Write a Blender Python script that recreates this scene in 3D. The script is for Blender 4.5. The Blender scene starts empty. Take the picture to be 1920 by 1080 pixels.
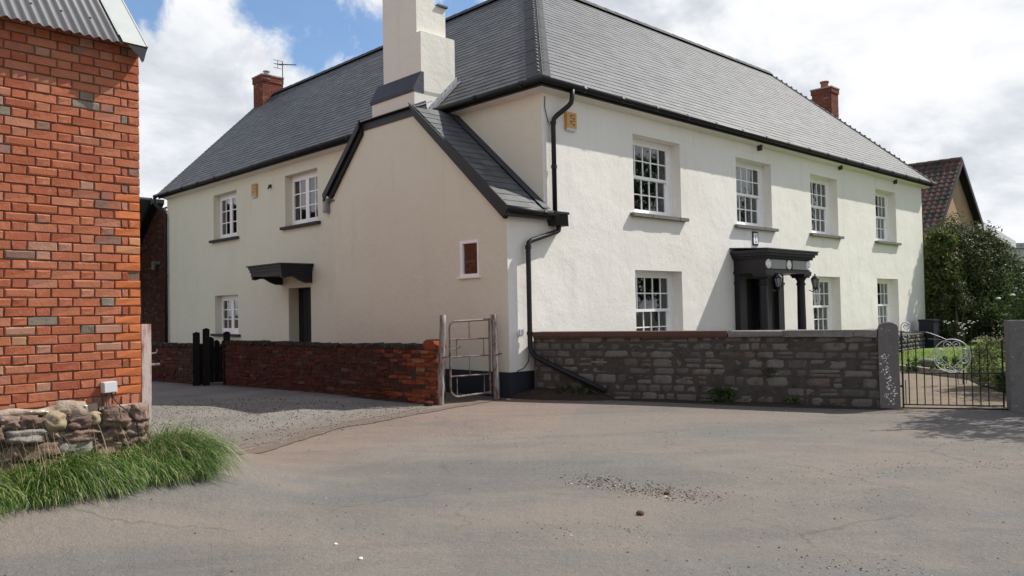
import bpy, bmesh, math, random
import numpy as np
from mathutils import Vector, Matrix, noise
random.seed(7)
R = random.Random(11)
C = bpy.context.scene.collection
sc = bpy.context.scene

# ------------------------------------------------------------------ camera
F, PITCH, ROLL = 1511.0, 0.0281, -0.0190
CAMZ = 1.5
fw = Vector((0, math.cos(PITCH), math.sin(PITCH)))
r0 = Vector((1, 0, 0)); u0 = r0.cross(fw)
rt = r0 * math.cos(ROLL) + u0 * math.sin(ROLL)
up = -r0 * math.sin(ROLL) + u0 * math.cos(ROLL)
cam = bpy.data.cameras.new('camera'); cam.sensor_width = 36; cam.lens = F / 1920 * 36
cam.clip_start = .05; cam.clip_end = 3000
co = bpy.data.objects.new('camera', cam); C.objects.link(co)
co.matrix_world = Matrix(((rt.x, up.x, -fw.x, 0), (rt.y, up.y, -fw.y, 0), (rt.z, up.z, -fw.z, CAMZ), (0, 0, 0, 1)))
sc.camera = co

# house directions
TH = 0.8018
U = Vector((math.sin(TH), math.cos(TH), 0)); V = Vector((-math.cos(TH), math.sin(TH), 0))
HC = Vector((0.60, 14.5, 0))

# ------------------------------------------------------------------ light
SUN = (-0.80 * U + 0.34 * V + Vector((0, 0, -1))).normalized()      # travel direction
sl = bpy.data.lights.new('sun', 'SUN'); sl.energy = 5.0; sl.angle = math.radians(.53); sl.color = (1, .955, .88)
so = bpy.data.objects.new('sun', sl); C.objects.link(so)
so.rotation_euler = SUN.to_track_quat('-Z', 'Y').to_euler()
so.location = (0, 0, 30)
SUN_EL = math.asin(-SUN.z); SUN_AZ = math.atan2(-SUN.x, -SUN.y)   # azimuth from +Y towards +X

world = bpy.data.worlds.new('World'); sc.world = world; world.use_nodes = True
wt = world.node_tree; wt.nodes.clear()
class NT:
    """tiny node helper"""
    def __init__(s, t): s.t = t
    def n(s, typ, **k):
        nd = s.t.nodes.new(typ)
        for a, b in k.items():
            if a == 'ins':
                for i, v in b.items():
                    if isinstance(v, bpy.types.NodeSocket): s.t.links.new(v, nd.inputs[i])
                    else: nd.inputs[i].default_value = v
            else: setattr(nd, a, b)
        return nd
    def math(s, op, a, b=0.0, c=0.0, clamp=False):
        return s.n('ShaderNodeMath', operation=op, use_clamp=clamp, ins={0: a, 1: b, 2: c}).outputs[0]
    def vmath(s, op, a, b=(0, 0, 0), out=0):
        return s.n('ShaderNodeVectorMath', operation=op, ins={0: a, 1: b}).outputs[out]
    def noise(s, vec, scale, detail=4, rough=.5, dist=0.0, out=0):
        return s.n('ShaderNodeTexNoise', ins={'Vector': vec, 'Scale': scale, 'Detail': detail, 'Roughness': rough, 'Distortion': dist}).outputs[out]
    def ramp(s, fac, stops, interp='LINEAR'):
        nd = s.n('ShaderNodeValToRGB'); s.t.links.new(fac, nd.inputs[0]); cr = nd.color_ramp; cr.interpolation = interp
        while len(cr.elements) < len(stops): cr.elements.new(.5)
        for e, (p, c) in zip(cr.elements, stops):
            e.position = p; e.color = (c, c, c, 1) if isinstance(c, (int, float)) else (*c, 1)
        return nd.outputs[0]
    def mix(s, fac, a, b, blend='MIX'):
        nd = s.n('ShaderNodeMix', data_type='RGBA', blend_type=blend)
        for i, v in ((0, fac), (6, a), (7, b)):
            if isinstance(v, bpy.types.NodeSocket): s.t.links.new(v, nd.inputs[i])
            elif i == 0: nd.inputs[0].default_value = v
            else: nd.inputs[i].default_value = (*v, 1) if len(v) == 3 else v
        return nd.outputs[2]
    def sstep(s, x, a, b):
        return s.n('ShaderNodeMapRange', interpolation_type='SMOOTHSTEP', ins={0: x, 1: a, 2: b, 3: 0.0, 4: 1.0}).outputs[0]

W = NT(wt)
sky = W.n('ShaderNodeTexSky', sky_type='NISHITA', sun_disc=False, sun_elevation=SUN_EL, sun_rotation=SUN_AZ, air_density=1.0, dust_density=.6, ozone_density=1.2)
gen = W.n('ShaderNodeTexCoord').outputs['Generated']
sep = W.n('ShaderNodeSeparateXYZ', ins={0: gen})
dz = W.math('ADD', W.math('MAXIMUM', sep.outputs[2], 0.0), .22)
flat = W.n('ShaderNodeCombineXYZ', ins={0: W.math('DIVIDE', sep.outputs[0], dz), 1: W.math('DIVIDE', sep.outputs[1], dz), 2: 0.0}).outputs[0]
n1 = W.noise(flat, 1.1, 8, .56, .25)
n2 = W.noise(gen, 11.0, 7, .62, .3)
n3 = W.noise(flat, 2.3, 6, .55, .3)
def wdir(x, y):
    d = fw + rt * ((x - 960) / F) - up * ((y - 540) / F); d.normalize(); return tuple(d)
hole = None
for (x, y, rad) in ((272, 8, 60), (505, 8, 75), (565, 30, 95), (640, 85, 90), (690, 60, 85), (590, 95, 60), (860, 5, 60), (380, -40, 50)):
    d = W.vmath('DISTANCE', gen, wdir(x, y), out=1)
    g = W.math('SUBTRACT', 1.0, W.math('DIVIDE', d, rad / F * 1.25), clamp=True)
    hole = g if hole is None else W.math('MAXIMUM', hole, g)
edge = W.math('ADD', hole, W.math('MULTIPLY', W.math('SUBTRACT', n2, .5), 2.4))
holes = W.math('MULTIPLY', W.math('MULTIPLY', W.sstep(edge, .25, .75), W.sstep(hole, 0.0, .3)), .93)
gen_gap = W.sstep(n1, .44, .54)                              # wide blue gaps high overhead, out of view, added to lower the sky's light
vx = W.vmath('DOT_PRODUCT', gen, tuple(fw), out=1)
gen_gap = W.math('MULTIPLY', gen_gap, .95)
blue = W.math('MAXIMUM', holes, W.math('MULTIPLY', gen_gap, W.sstep(sep.outputs[2], .42, .54)))
n4 = W.noise(W.vmath('MULTIPLY', gen, (1, 1, 1.9)), 3.3, 6, .52, .5)
n5 = W.noise(W.vmath('MULTIPLY', gen, (1, 1, 1.6)), 7.5, 8, .6, .4)
shade = W.math('ADD', W.math('ADD', W.math('MULTIPLY', n3, .2), W.math('MULTIPLY', n4, .45)), W.math('MULTIPLY', n5, .35))
cloud = W.ramp(shade, [(.38, (.48, .52, .58)), (.45, (.63, .66, .71)), (.505, (.80, .815, .84)), (.58, (.93, .93, .93))])
skyc = W.mix(1.0, sky.outputs[0], (.092, .115, .134), 'MULTIPLY')
col = W.mix(blue, cloud, skyc)
bg = W.n('ShaderNodeBackground', ins={0: col, 1: 1.0})
wo = W.n('ShaderNodeOutputWorld', ins={0: bg.outputs[0]})

sc.view_settings.view_transform = 'Standard'; sc.view_settings.look = 'None'
sc.view_settings.gamma = 1; sc.view_settings.use_curve_mapping = False
sc.view_settings.exposure = 0.22
sc.render.engine = 'CYCLES'
sc.cycles.max_bounces = 8; sc.cycles.transparent_max_bounces = 12

# ------------------------------------------------------------------ materials
def mat(name, color=(.5, .5, .5), rough=.8, spec=.3, metal=0.0, bump=None, vary=0.0, vscale=3.0, fn=None, rand=0.0):
    """bump = list of (scale, distance); vary = colour noise amount; rand = brightness change per object"""
    m = bpy.data.materials.new(name); m.use_nodes = True; t = NT(m.node_tree)
    b = m.node_tree.nodes['Principled BSDF']
    b.inputs['Roughness'].default_value = rough; b.inputs['Specular IOR Level'].default_value = spec; b.inputs['Metallic'].default_value = metal
    pos = t.n('ShaderNodeNewGeometry').outputs['Position']
    c = None
    if fn: c = fn(t, pos, b)
    if c is None: c = t.n('ShaderNodeRGB').outputs[0]; c.default_value = (*color, 1)
    if vary:
        v = t.math('ADD', 1 - vary, t.math('MULTIPLY', t.noise(pos, vscale, 6, .62), 2 * vary))
        c = t.mix(1.0, c, t.n('ShaderNodeCombineColor', ins={0: v, 1: v, 2: v}).outputs[0], 'MULTIPLY')
    if rand:
        r = rnd(t)
        v = t.math('ADD', 1 - rand, t.math('MULTIPLY', r, 2 * rand))
        c = t.mix(1.0, c, t.n('ShaderNodeCombineColor', ins={0: v, 1: v, 2: v}).outputs[0], 'MULTIPLY')
    m.node_tree.links.new(c, b.inputs['Base Color'])
    if bump:
        nrm = None
        for s_, d_ in bump:
            k = {'Height': t.noise(pos, s_, 5, .6), 'Distance': d_, 'Strength': 1.0}
            if nrm: k['Normal'] = nrm
            nrm = t.n('ShaderNodeBump', ins=k).outputs[0]
        m.node_tree.links.new(nrm, b.inputs['Normal'])
    return m
def rnd(t):
    """one number per object, or per loose piece of a joined mesh"""
    a = t.n('ShaderNodeObjectInfo').outputs['Random']; i = t.n('ShaderNodeNewGeometry').outputs['Random Per Island']
    return t.math('FRACT', t.math('ADD', a, i))
def rnd2(t, k):
    return t.math('FRACT', t.math('MULTIPLY', rnd(t), k))

def render_fn(base, dirt, warm):
    def fn(t, pos, b):
        sp = t.n('ShaderNodeSeparateXYZ', ins={0: pos})
        n = t.noise(pos, .7, 6, .6)
        c = t.mix(t.sstep(n, .35, .75), base, warm)
        st = t.noise(t.vmath('MULTIPLY', pos, (2.5, 2.5, .35)), 1.0, 6, .65)
        c = t.mix(t.math('MULTIPLY', t.sstep(st, .52, .78), .28), c, dirt)
        low = t.math('SUBTRACT', 1.0, t.sstep(sp.outputs[2], .3, 1.3))
        c = t.mix(t.math('MULTIPLY', low, t.math('MULTIPLY', t.noise(pos, 3, 5), .55)), c, dirt)
        sp2 = t.sstep(t.noise(pos, 38, 3, .6), .66, .74)
        return t.mix(t.math('MULTIPLY', sp2, .22), c, dirt)
    return fn
M = {}
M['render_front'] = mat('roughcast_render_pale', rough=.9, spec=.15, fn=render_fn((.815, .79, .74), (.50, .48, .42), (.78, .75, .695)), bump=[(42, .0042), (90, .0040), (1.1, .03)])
M['render_side'] = mat('smooth_render_warm_shade', rough=.9, spec=.15, fn=render_fn((.71, .705, .585), (.50, .48, .39), (.69, .675, .555)), bump=[(22, .003), (.9, .05)])  # likely the front's paint; warm tone of shade and bounce put into the colour
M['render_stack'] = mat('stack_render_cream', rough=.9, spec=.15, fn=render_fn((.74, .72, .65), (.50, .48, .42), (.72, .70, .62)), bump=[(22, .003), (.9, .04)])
M['plinth'] = mat('plinth_paint', (.022, .024, .034), .6, .3, bump=[(30, .005)], vary=.4)
def slate_fn(t, pos, b):
    r = rnd(t)
    c = t.ramp(r, [(0, (.064, .067, .073)), (.5, (.080, .083, .090)), (.93, (.096, .099, .105)), (1, (.12, .12, .12))])
    n = t.noise(pos, 1.1, 5, .6)
    c = t.mix(t.math('MULTIPLY', t.sstep(n, .45, .7), .35), c, (.13, .132, .13))
    return c
M['slate'] = mat('roof_slate', rough=.58, spec=.38, fn=slate_fn, bump=[(14, .004)], vary=.18, vscale=9)
M['slate_under'] = mat('slate_underlay', (.02, .021, .024), .8)
M['lead'] = mat('lead_flashing', (.040, .045, .060), .6, .4, .1, vary=.3, vscale=5, bump=[(9, .01)])
M['lead_bright'] = mat('new_lead_flashing', (.34, .35, .36), .42, .6, .5, vary=.4, vscale=9, bump=[(14, .01)])
M['ridge'] = mat('ridge_tile', (.045, .047, .052), .75, .22, vary=.25, rand=.15, bump=[(20, .004)])
M['black'] = mat('black_plastic', (.010, .010, .012), .5, .35)
M['blackwood'] = mat('black_painted_wood', (.012, .012, .014), .5, .4, vary=.3, bump=[(25, .002)])
M['purpleblack'] = mat('dark_joinery_paint', (.017, .015, .021), .45, .35, vary=.2, vscale=6)
M['doorblack'] = mat('door_paint', (.006, .006, .008), .6, .25)
M['white'] = mat('white_gloss_paint', (.87, .87, .87), .35, .5, vary=.04)
M['sill'] = mat('slate_sill', (.17, .155, .14), .85, vary=.3, vscale=12, bump=[(30, .006)])
M['sill_dark'] = mat('dark_slate_sill', (.05, .045, .045), .8, vary=.3, vscale=12, bump=[(30, .006)])
M['curtain'] = mat('net_curtain', (.72, .72, .73), .95, .1)
M['interior'] = mat('dark_room_interior', (.045, .045, .048), .95, .1)  # near-black colour stands in for the darkness of unlit rooms behind glass
def glass_mat():
    m = bpy.data.materials.new('window_glass'); m.use_nodes = True; t = NT(m.node_tree); m.node_tree.nodes.clear()
    pos = t.n('ShaderNodeNewGeometry').outputs['Position']
    bp = t.n('ShaderNodeBump', ins={'Height': t.noise(pos, 2.2, 2, .5), 'Distance': .006, 'Strength': .6}).outputs[0]
    g = t.n('ShaderNodeBsdfGlossy', ins={'Color': (.95, .97, 1, 1), 'Roughness': .015, 'Normal': bp})
    tr = t.n('ShaderNodeBsdfTransparent', ins={0: (.80, .84, .84, 1)})
    fr = t.n('ShaderNodeFresnel', ins={'IOR': 1.55, 'Normal': bp})
    f2 = t.math('MULTIPLY', fr.outputs[0], 1.7, clamp=True)
    mx = t.n('ShaderNodeMixShader', ins={0: f2, 1: tr.outputs[0], 2: g.outputs[0]})
    t.n('ShaderNodeOutputMaterial', ins={0: mx.outputs[0]})
    return m
M['glass'] = glass_mat()
def brick_fn(stops, grime, soot):
    def fn(t, pos, b):
        r = rnd(t)
        c = t.ramp(r, stops)
        n = t.noise(pos, 26, 6, .7)
        c = t.mix(t.math('MULTIPLY', t.sstep(n, .5, .8), .5), c, grime)
        n2 = t.noise(pos, 5, 5, .65)
        pick = t.sstep(rnd2(t, 7.31), .91, .94)
        c = t.mix(t.math('MULTIPLY', t.math('MULTIPLY', pick, t.sstep(n2, .38, .55)), .75), c, soot)
        pick2 = t.sstep(rnd2(t, 13.7), .92, .95)
        c = t.mix(t.math('MULTIPLY', pick2, .55), c, grime)
        return c
    return fn
M['brick'] = mat('barn_brick', rough=.92, spec=.15, bump=[(60, .004), (18, .004)], vary=.22, vscale=11,
    fn=brick_fn([(0, (.31, .088, .048)), (.3, (.36, .112, .058)), (.6, (.39, .130, .070)), (.85, (.41, .150, .085)), (1, (.38, .165, .105))], (.40, .27, .20), (.18, .135, .115)))
M['brick_orange'] = mat('repair_brick', rough=.9, spec=.15, bump=[(60, .003)], vary=.14, vscale=12,
    fn=brick_fn([(0, (.44, .125, .045)), (1, (.50, .155, .06))], (.45, .25, .14), (.4, .12, .05)))
M['brick_buff'] = mat('buff_brick', (.37, .20, .12), .92, .15, bump=[(60, .004)], vary=.3, vscale=14)
M['brick_sooty'] = mat('weathered_grey_brick', (.21, .17, .135), .92, .15, bump=[(50, .006)], vary=.45, vscale=16)
M['wallbrick'] = mat('garden_wall_brick', rough=.93, spec=.12, bump=[(50, .006), (14, .006)], vary=.3, vscale=7,
    fn=brick_fn([(0, (.055, .024, .019)), (.5, (.080, .032, .024)), (1, (.115, .044, .030))], (.14, .115, .10), (.045, .036, .030)))  # darker than real brick: the wall's deep shade is put into the colour
M['wallbrick_mossy'] = mat('mossy_garden_brick', rough=.95, spec=.1, bump=[(50, .006), (14, .006)], vary=.4, vscale=7,
    fn=brick_fn([(0, (.060, .042, .034)), (1, (.095, .060, .046))], (.17, .155, .13), (.05, .045, .038)))
M['wallbrick_bright'] = mat('garden_wall_end_brick', rough=.93, spec=.12, bump=[(50, .006)], vary=.25, vscale=9,
    fn=brick_fn([(0, (.20, .055, .025)), (1, (.27, .085, .040))], (.24, .17, .12), (.12, .07, .05)))
M['mortar'] = mat('lime_mortar', (.17, .105, .078), .95, .1, bump=[(60, .004)], vary=.3, vscale=8)
M['mortar_dark'] = mat('old_mortar', (.058, .050, .044), .95, .1, bump=[(50, .006)], vary=.35, vscale=6)
def stone_fn(stops, lichen, amt=.5):
    def fn(t, pos, b):
        c = t.ramp(rnd(t), stops)
        n = t.noise(pos, 7, 7, .7)
        c = t.mix(t.math('MULTIPLY', t.sstep(n, .48, .72), .6), c, tuple(x * .55 for x in stops[0][1]))
        l = t.math('MULTIPLY', t.sstep(t.noise(pos, 21, 6, .7), .60, .68), t.sstep(t.noise(pos, 1.6, 4, .6), .42, .6))
        return t.mix(t.math('MULTIPLY', l, amt), c, lichen)
    return fn
M['stone'] = mat('garden_wall_stone', rough=.93, spec=.12, bump=[(45, .008), (12, .014)], vary=.28, vscale=12,
    fn=stone_fn([(0, (.098, .091, .084)), (.4, (.128, .120, .110)), (.85, (.175, .165, .152)), (1, (.135, .105, .088))], (.33, .32, .29), .75))
M['stone_red'] = mat('barn_rubble_stone', rough=.93, spec=.12, bump=[(55, .012), (13, .02)], vary=.4, vscale=12,
    fn=stone_fn([(0, (.15, .10, .08)), (.5, (.20, .135, .108)), (1, (.25, .185, .145))], (.46, .43, .38), .75))
M['stone_grey'] = mat('grey_green_stone', rough=.9, spec=.12, bump=[(40, .01)], vary=.35, vscale=10, fn=stone_fn([(0, (.22, .20, .18)), (1, (.28, .26, .23))], (.6, .6, .55), .6))
M['stone_buff'] = mat('round_buff_cobble', (.29, .235, .15), .85, .2, bump=[(30, .006)], vary=.22, vscale=8)
M['render_patch'] = mat('crumbling_mortar_render', (.34, .27, .21), .95, .1, bump=[(45, .012), (12, .02)], vary=.45, vscale=10)
M['mortar_grey'] = mat('weathered_grey_mortar', rough=.95, spec=.1, bump=[(40, .01), (12, .012)], vary=.35, vscale=9, fn=stone_fn([(0, (.060, .055, .049)), (1, (.072, .066, .059))], (.2, .19, .17), .5))
M['cope'] = mat('stone_coping', rough=.93, spec=.12, bump=[(40, .008)], vary=.3, vscale=9, fn=stone_fn([(0, (.17, .16, .145)), (1, (.21, .20, .18))], (.40, .39, .35), .6))
M['cope_red'] = mat('red_brown_coping', (.105, .062, .048), .9, .15, bump=[(35, .004)], vary=.3, vscale=5)
M['pier'] = mat('granite_gate_pier', rough=.93, spec=.15, bump=[(60, .008), (14, .01)], vary=.35, vscale=14, fn=stone_fn([(0, (.155, .15, .145)), (1, (.17, .165, .16))], (.5, .5, .47), .8))
M['lichen'] = mat('white_lichen', (.78, .77, .74), .95, .05, vary=.15)
M['corr'] = mat('corrugated_sheet', (.30, .295, .30), .5, .4, .35, vary=.16, vscale=3, bump=[(50, .001)])
M['zincflash'] = mat('white_verge_flashing', (.40, .42, .41), .5, .4, .1, vary=.14, vscale=6)
M['darkmetal'] = mat('dark_underside_metal', (.03, .03, .032), .7)
M['iron'] = mat('black_wrought_iron', (.014, .014, .015), .45, .5, .3)
M['scroll'] = mat('pale_grey_painted_iron', (.46, .47, .46), .5, .4)
M['tube'] = mat('galvanised_rusty_tube', fn=lambda t, p, b: t.mix(t.sstep(t.noise(p, 9, 6, .7), .45, .62), (.20, .165, .15), (.10, .048, .036)), rough=.6, spec=.5, metal=.3)
M['postwood'] = mat('weathered_post', fn=lambda t, p, b: t.mix(t.sstep(t.noise(t.vmath('MULTIPLY', p, (6, 6, 1.2)), 3, 7, .7), .42, .62), (.29, .265, .25), (.12, .062, .05)), rough=.85, bump=[(40, .004)])
M['postpale'] = mat('pale_peeling_post', fn=lambda t, p, b: t.mix(t.sstep(t.noise(t.vmath('MULTIPLY', p, (9, 9, 1.5)), 3, 7, .7), .46, .66), (.55, .49, .47), (.26, .12, .09)), rough=.8, bump=[(40, .003)])
M['darkwood'] = mat('black_timber_gate', (.008, .008, .008), .8, .2, bump=[(30, .004)], vary=.4)
M['plastic_grey'] = mat('pale_utility_plastic', (.62, .62, .63), .4, .4)
M['alarm'] = mat('faded_yellow_plastic', (.55, .32, .11), .5, .35, vary=.15, vscale=20)
M['print'] = mat('printed_mark', (.16, .09, .04), .6)
M['blueblack'] = mat('navy_blue_plastic', (.008, .011, .022), .6, .3)
M['tile_clay'] = mat('clay_pantile', rough=.9, fn=lambda t, p, b: t.mix(t.sstep(t.noise(p, 1.6, 6, .7), .40, .60), t.ramp(rnd(t), [(0, (.085, .050, .042)), (1, (.155, .072, .056))]), (.050, .045, .040)), bump=[(20, .01)])
M['ochre'] = mat('ochre_render', (.40, .285, .18), .95, .1, vary=.18, vscale=1.5, bump=[(12, .01)])
M['greyroof'] = mat('grey_lean_to_sheet', (.34, .35, .36), .7, .3, vary=.2)
M['glasslamp'] = mat('lantern_glass', (.25, .28, .30), .15, .6)
M['pot'] = mat('terracotta_pot', (.30, .12, .085), .9, vary=.2, vscale=10)
M['chimbrick'] = mat('chimney_brick', rough=.93, spec=.12, bump=[(40, .005)], vary=.2, vscale=9, fn=brick_fn([(0, (.15, .052, .040)), (1, (.22, .075, .055))], (.3, .18, .13), (.16, .09, .07)))
M['soil'] = mat('dark_soil', (.055, .042, .032), .98, .05, bump=[(30, .03), (6, .05)], vary=.5, vscale=7)

def leaf_mat(name, stops, trans=.35, rough=.55, two=None):
    m = bpy.data.materials.new(name); m.use_nodes = True; t = NT(m.node_tree); b = m.node_tree.nodes['Principled BSDF']
    pos = t.n('ShaderNodeNewGeometry').outputs['Position']
    c = t.ramp(rnd(t), stops)
    v = t.math('ADD', .72, t.math('MULTIPLY', t.noise(pos, 2.2, 4, .6), .56))
    c = t.mix(1.0, c, t.n('ShaderNodeCombineColor', ins={0: v, 1: v, 2: v}).outputs[0], 'MULTIPLY')
    m.node_tree.links.new(c, b.inputs['Base Color']); b.inputs['Roughness'].default_value = rough; b.inputs['Specular IOR Level'].default_value = .35
    tl = t.n('ShaderNodeBsdfTranslucent', ins={0: c})
    mx = t.n('ShaderNodeMixShader', ins={0: trans, 1: b.outputs[0], 2: tl.outputs[0]})
    m.node_tree.links.new(mx.outputs[0], m.node_tree.nodes['Material Output'].inputs[0])
    return m
M['leaf_dark'] = leaf_mat('dark_evergreen_leaf', [(0, (.026, .040, .015)), (.5, (.052, .070, .024)), (.85, (.10, .12, .042)), (1, (.20, .21, .09))], .25)
M['leaf_yellow'] = leaf_mat('bright_yellow_green_leaf', [(0, (.035, .058, .014)), (.5, (.07, .10, .022)), (1, (.18, .21, .05))], .35)
M['leaf_green'] = leaf_mat('green_leaf', [(0, (.025, .055, .014)), (.6, (.05, .10, .02)), (1, (.12, .17, .05))], .3)
M['leaf_varieg'] = leaf_mat('variegated_pale_leaf', [(0, (.07, .12, .03)), (.5, (.22, .28, .08)), (1, (.62, .66, .34))], .3)
M['grassblade'] = leaf_mat('long_grass_blade', [(0, (.022, .060, .008)), (.35, (.050, .120, .012)), (.68, (.085, .175, .020)), (.80, (.20, .28, .06)), (1, (.56, .54, .30))], .4, .5)
M['drystalk'] = leaf_mat('dry_stalk', [(0, (.16, .12, .07)), (1, (.40, .34, .2))], .2)
M['lawnblade'] = leaf_mat('lawn_blade', [(0, (.07, .15, .02)), (1, (.16, .25, .045))], .4)
M['flower'] = leaf_mat('white_petal', [(0, (.7, .7, .68)), (1, (.85, .85, .82))], .2)
M['bark'] = mat('bark', (.09, .07, .05), .95, bump=[(20, .02)], vary=.3)

# ---- ground materials
BK = (-3.275, 7.1); BYAW = math.radians(42); BU = (math.sin(BYAW), math.cos(BYAW))
def gh(x, y):
    """height of the ground: a low bank rising to the barn's foot, faint undulation"""
    def ss(a, b, v):
        k = min(1, max(0, (v - a) / (b - a))); return k * k * (3 - 2 * k)
    lx = (x - BK[0]) * BU[0] + (y - BK[1]) * BU[1]; ly = -(x - BK[0]) * BU[1] + (y - BK[1]) * BU[0]
    d = math.hypot(max(lx, 0), max(-ly, 0))
    return .26 * (1 - ss(.45, 1.6, d)) + .012 * noise.noise(Vector((x * .35, y * .35, 0))) * 2

def road_fn(t, pos, b):
    sp = t.n('ShaderNodeSeparateXYZ', ins={0: pos})
    big = t.noise(pos, .32, 5, .6); mid = t.noise(pos, 1.1, 7, .65, .5); fine = t.noise(pos, 70, 4, .7); spk = t.noise(pos, 120, 2, .6); gr = t.noise(pos, 28, 5, .75)
    c = t.mix(t.sstep(mid, .36, .66), (.152, .141, .128), (.190, .172, .150))       # grey tar / tan dust
    c = t.mix(t.math('MULTIPLY', t.sstep(big, .45, .62), .5), c, (.208, .174, .145))
    grey = t.noise(t.vmath('MULTIPLY', pos, (.5, 1.1, 1)), .55, 5, .6, .6)
    c = t.mix(t.math('MULTIPLY', t.sstep(grey, .47, .60), .62), c, (.143, .141, .134))
    # redder dirt washed out along the joint with the drive: distance to the line through the joint
    dist = t.math('ABSOLUTE', t.math('ADD', t.math('ADD', t.math('MULTIPLY', sp.outputs[0], .885), t.math('MULTIPLY', sp.outputs[1], -.466)), 6.55))
    dist = t.math('ADD', dist, t.math('MULTIPLY', t.math('SUBTRACT', mid, .5), 1.4))
    band = t.math('SUBTRACT', 1.0, t.sstep(dist, .2, 1.5))
    c = t.mix(t.math('MULTIPLY', band, .55), c, (.215, .148, .112))
    pedge = t.math('SUBTRACT', t.math('ADD', sp.outputs[0], t.math('MULTIPLY', t.math('SUBTRACT', t.noise(pos, 1.7, 4, .6), .5), .5)), t.math('ADD', .45, t.math('MULTIPLY', t.math('SUBTRACT', sp.outputs[1], 10.2), .26)))
    pin = t.math('MULTIPLY', t.sstep(pedge, -.03, .05), t.sstep(sp.outputs[1], 9.2, 10.6))
    pout = t.math('MULTIPLY', t.math('SUBTRACT', 1.0, t.sstep(pedge, -.05, .0)), t.math('MULTIPLY', t.sstep(pedge, -2.4, -.6), t.sstep(sp.outputs[1], 8.8, 11)))
    c = t.mix(t.math('MULTIPLY', pin, .6), c, (.150, .140, .126))
    c = t.mix(t.math('MULTIPLY', pout, .55), c, (.215, .155, .125))
    sweep = t.noise(t.vmath('MULTIPLY', pos, (.22, .75, 1)), 1.0, 6, .6, .8)
    c = t.mix(t.math('MULTIPLY', t.sstep(sweep, .50, .60), .5), c, (.222, .185, .155))
    c = t.mix(t.math('MULTIPLY', t.math('SUBTRACT', 1.0, t.sstep(sweep, .38, .46)), .5), c, (.122, .120, .115))
    wp = t.vmath('ADD', pos, t.vmath('MULTIPLY', t.noise(pos, 2.2, 4, .6, out=1), (.5, .5, 0)))
    vor = t.n('ShaderNodeTexVoronoi', feature='DISTANCE_TO_EDGE', ins={'Vector': wp, 'Scale': .42}).outputs[0]
    crack = t.math('MULTIPLY', t.math('SUBTRACT', 1.0, t.sstep(vor, .002, .007)), t.sstep(t.noise(pos, .6, 3), .50, .56))
    c = t.mix(t.math('MULTIPLY', crack, .28), c, (.05, .042, .036))
    far = t.sstep(sp.outputs[1], 9.6, 13.2)
    c = t.mix(t.math('MULTIPLY', far, t.math('MULTIPLY', t.sstep(mid, .3, .6), .5)), c, (.225, .160, .128))
    c = t.mix(t.math('MULTIPLY', t.sstep(gr, .52, .66), .20), c, (.27, .24, .205))
    c = t.mix(t.math('MULTIPLY', t.math('SUBTRACT', 1.0, t.sstep(gr, .36, .47)), .24), c, (.10, .088, .076))
    c = t.mix(t.math('MULTIPLY', t.sstep(fine, .56, .70), .45), c, (.34, .30, .25))
    c = t.mix(t.math('MULTIPLY', t.math('SUBTRACT', 1.0, t.sstep(fine, .30, .42)), .5), c, (.075, .066, .058))
    c = t.mix(t.math('MULTIPLY', t.sstep(spk, .66, .74), .6), c, (.42, .39, .35))
    stain = t.sstep(t.noise(t.vmath('MULTIPLY', pos, (.8, 2.6, 1)), 1.0, 5, .7), .66, .78)
    c = t.mix(t.math('MULTIPLY', stain, .45), c, (.10, .085, .072))
    return t.mix(1.0, c, (.95, .95, .95), 'MULTIPLY')
M['road'] = mat('dusty_worn_tarmac', rough=.93, spec=.2, fn=road_fn, bump=[(85, .009), (22, .007), (5, .012), (1.2, .03)])
def drive_fn(t, pos, b):
    n = t.noise(pos, 85, 3, .7); m_ = t.noise(pos, .8, 5, .6)
    c = t.mix(t.sstep(m_, .35, .65), (.155, .148, .135), (.225, .21, .185))
    c = t.mix(t.sstep(n, .52, .66), c, (.40, .385, .35))
    sp = t.n('ShaderNodeSeparateXYZ', ins={0: pos})
    s_ = t.math('ADD', t.math('ADD', t.math('ADD', t.math('MULTIPLY', sp.outputs[0], .885), t.math('MULTIPLY', sp.outputs[1], -.466)), 6.55), t.math('MULTIPLY', t.math('SUBTRACT', t.noise(pos, 1.6, 5, .65), .5), 1.6))
    c = t.mix(t.math('MULTIPLY', t.sstep(s_, -1.7, -.7), .65), c, (.185, .152, .124))
    return t.mix(t.math('MULTIPLY', t.math('SUBTRACT', 1.0, t.sstep(n, .32, .45)), .7), c, (.065, .060, .054))
M['drive'] = mat('coarse_grey_chippings', rough=.93, spec=.2, fn=drive_fn, bump=[(85, .02), (4, .03)])
M['joint'] = mat('dark_tarmac_strip', (.140, .112, .090), .92, .2, vary=.5, vscale=9, bump=[(70, .008)])
M['ground'] = mat('rough_ground', rough=.95, fn=lambda t, p, b: t.mix(t.sstep(t.noise(p, .3, 5), .4, .6), (.06, .07, .03), (.11, .095, .065)), bump=[(10, .05)])
M['lawn'] = mat('mown_lawn', rough=.95, fn=lambda t, p, b: t.mix(t.sstep(t.noise(p, 3, 6, .7), .35, .65), (.10, .155, .024), (.16, .21, .045)), bump=[(60, .03), (8, .03)])
M['path'] = mat('mossy_earth_path', rough=.95, fn=lambda t, p, b: t.mix(t.sstep(t.noise(p, 4, 6, .7), .48, .6), (.20, .15, .125), (.15, .14, .055)), bump=[(40, .02)], vary=.3, vscale=12)
M['kerb'] = mat('kerb_stone', (.26, .23, .19), .9, vary=.3, vscale=9, bump=[(30, .006)])
M['pebble'] = mat('loose_chipping', rough=.9, fn=lambda t, p, b: t.ramp(rnd(t), [(0, (.06, .05, .045)), (.55, (.16, .13, .11)), (.85, (.30, .27, .23)), (1, (.55, .53, .5))]))
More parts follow.
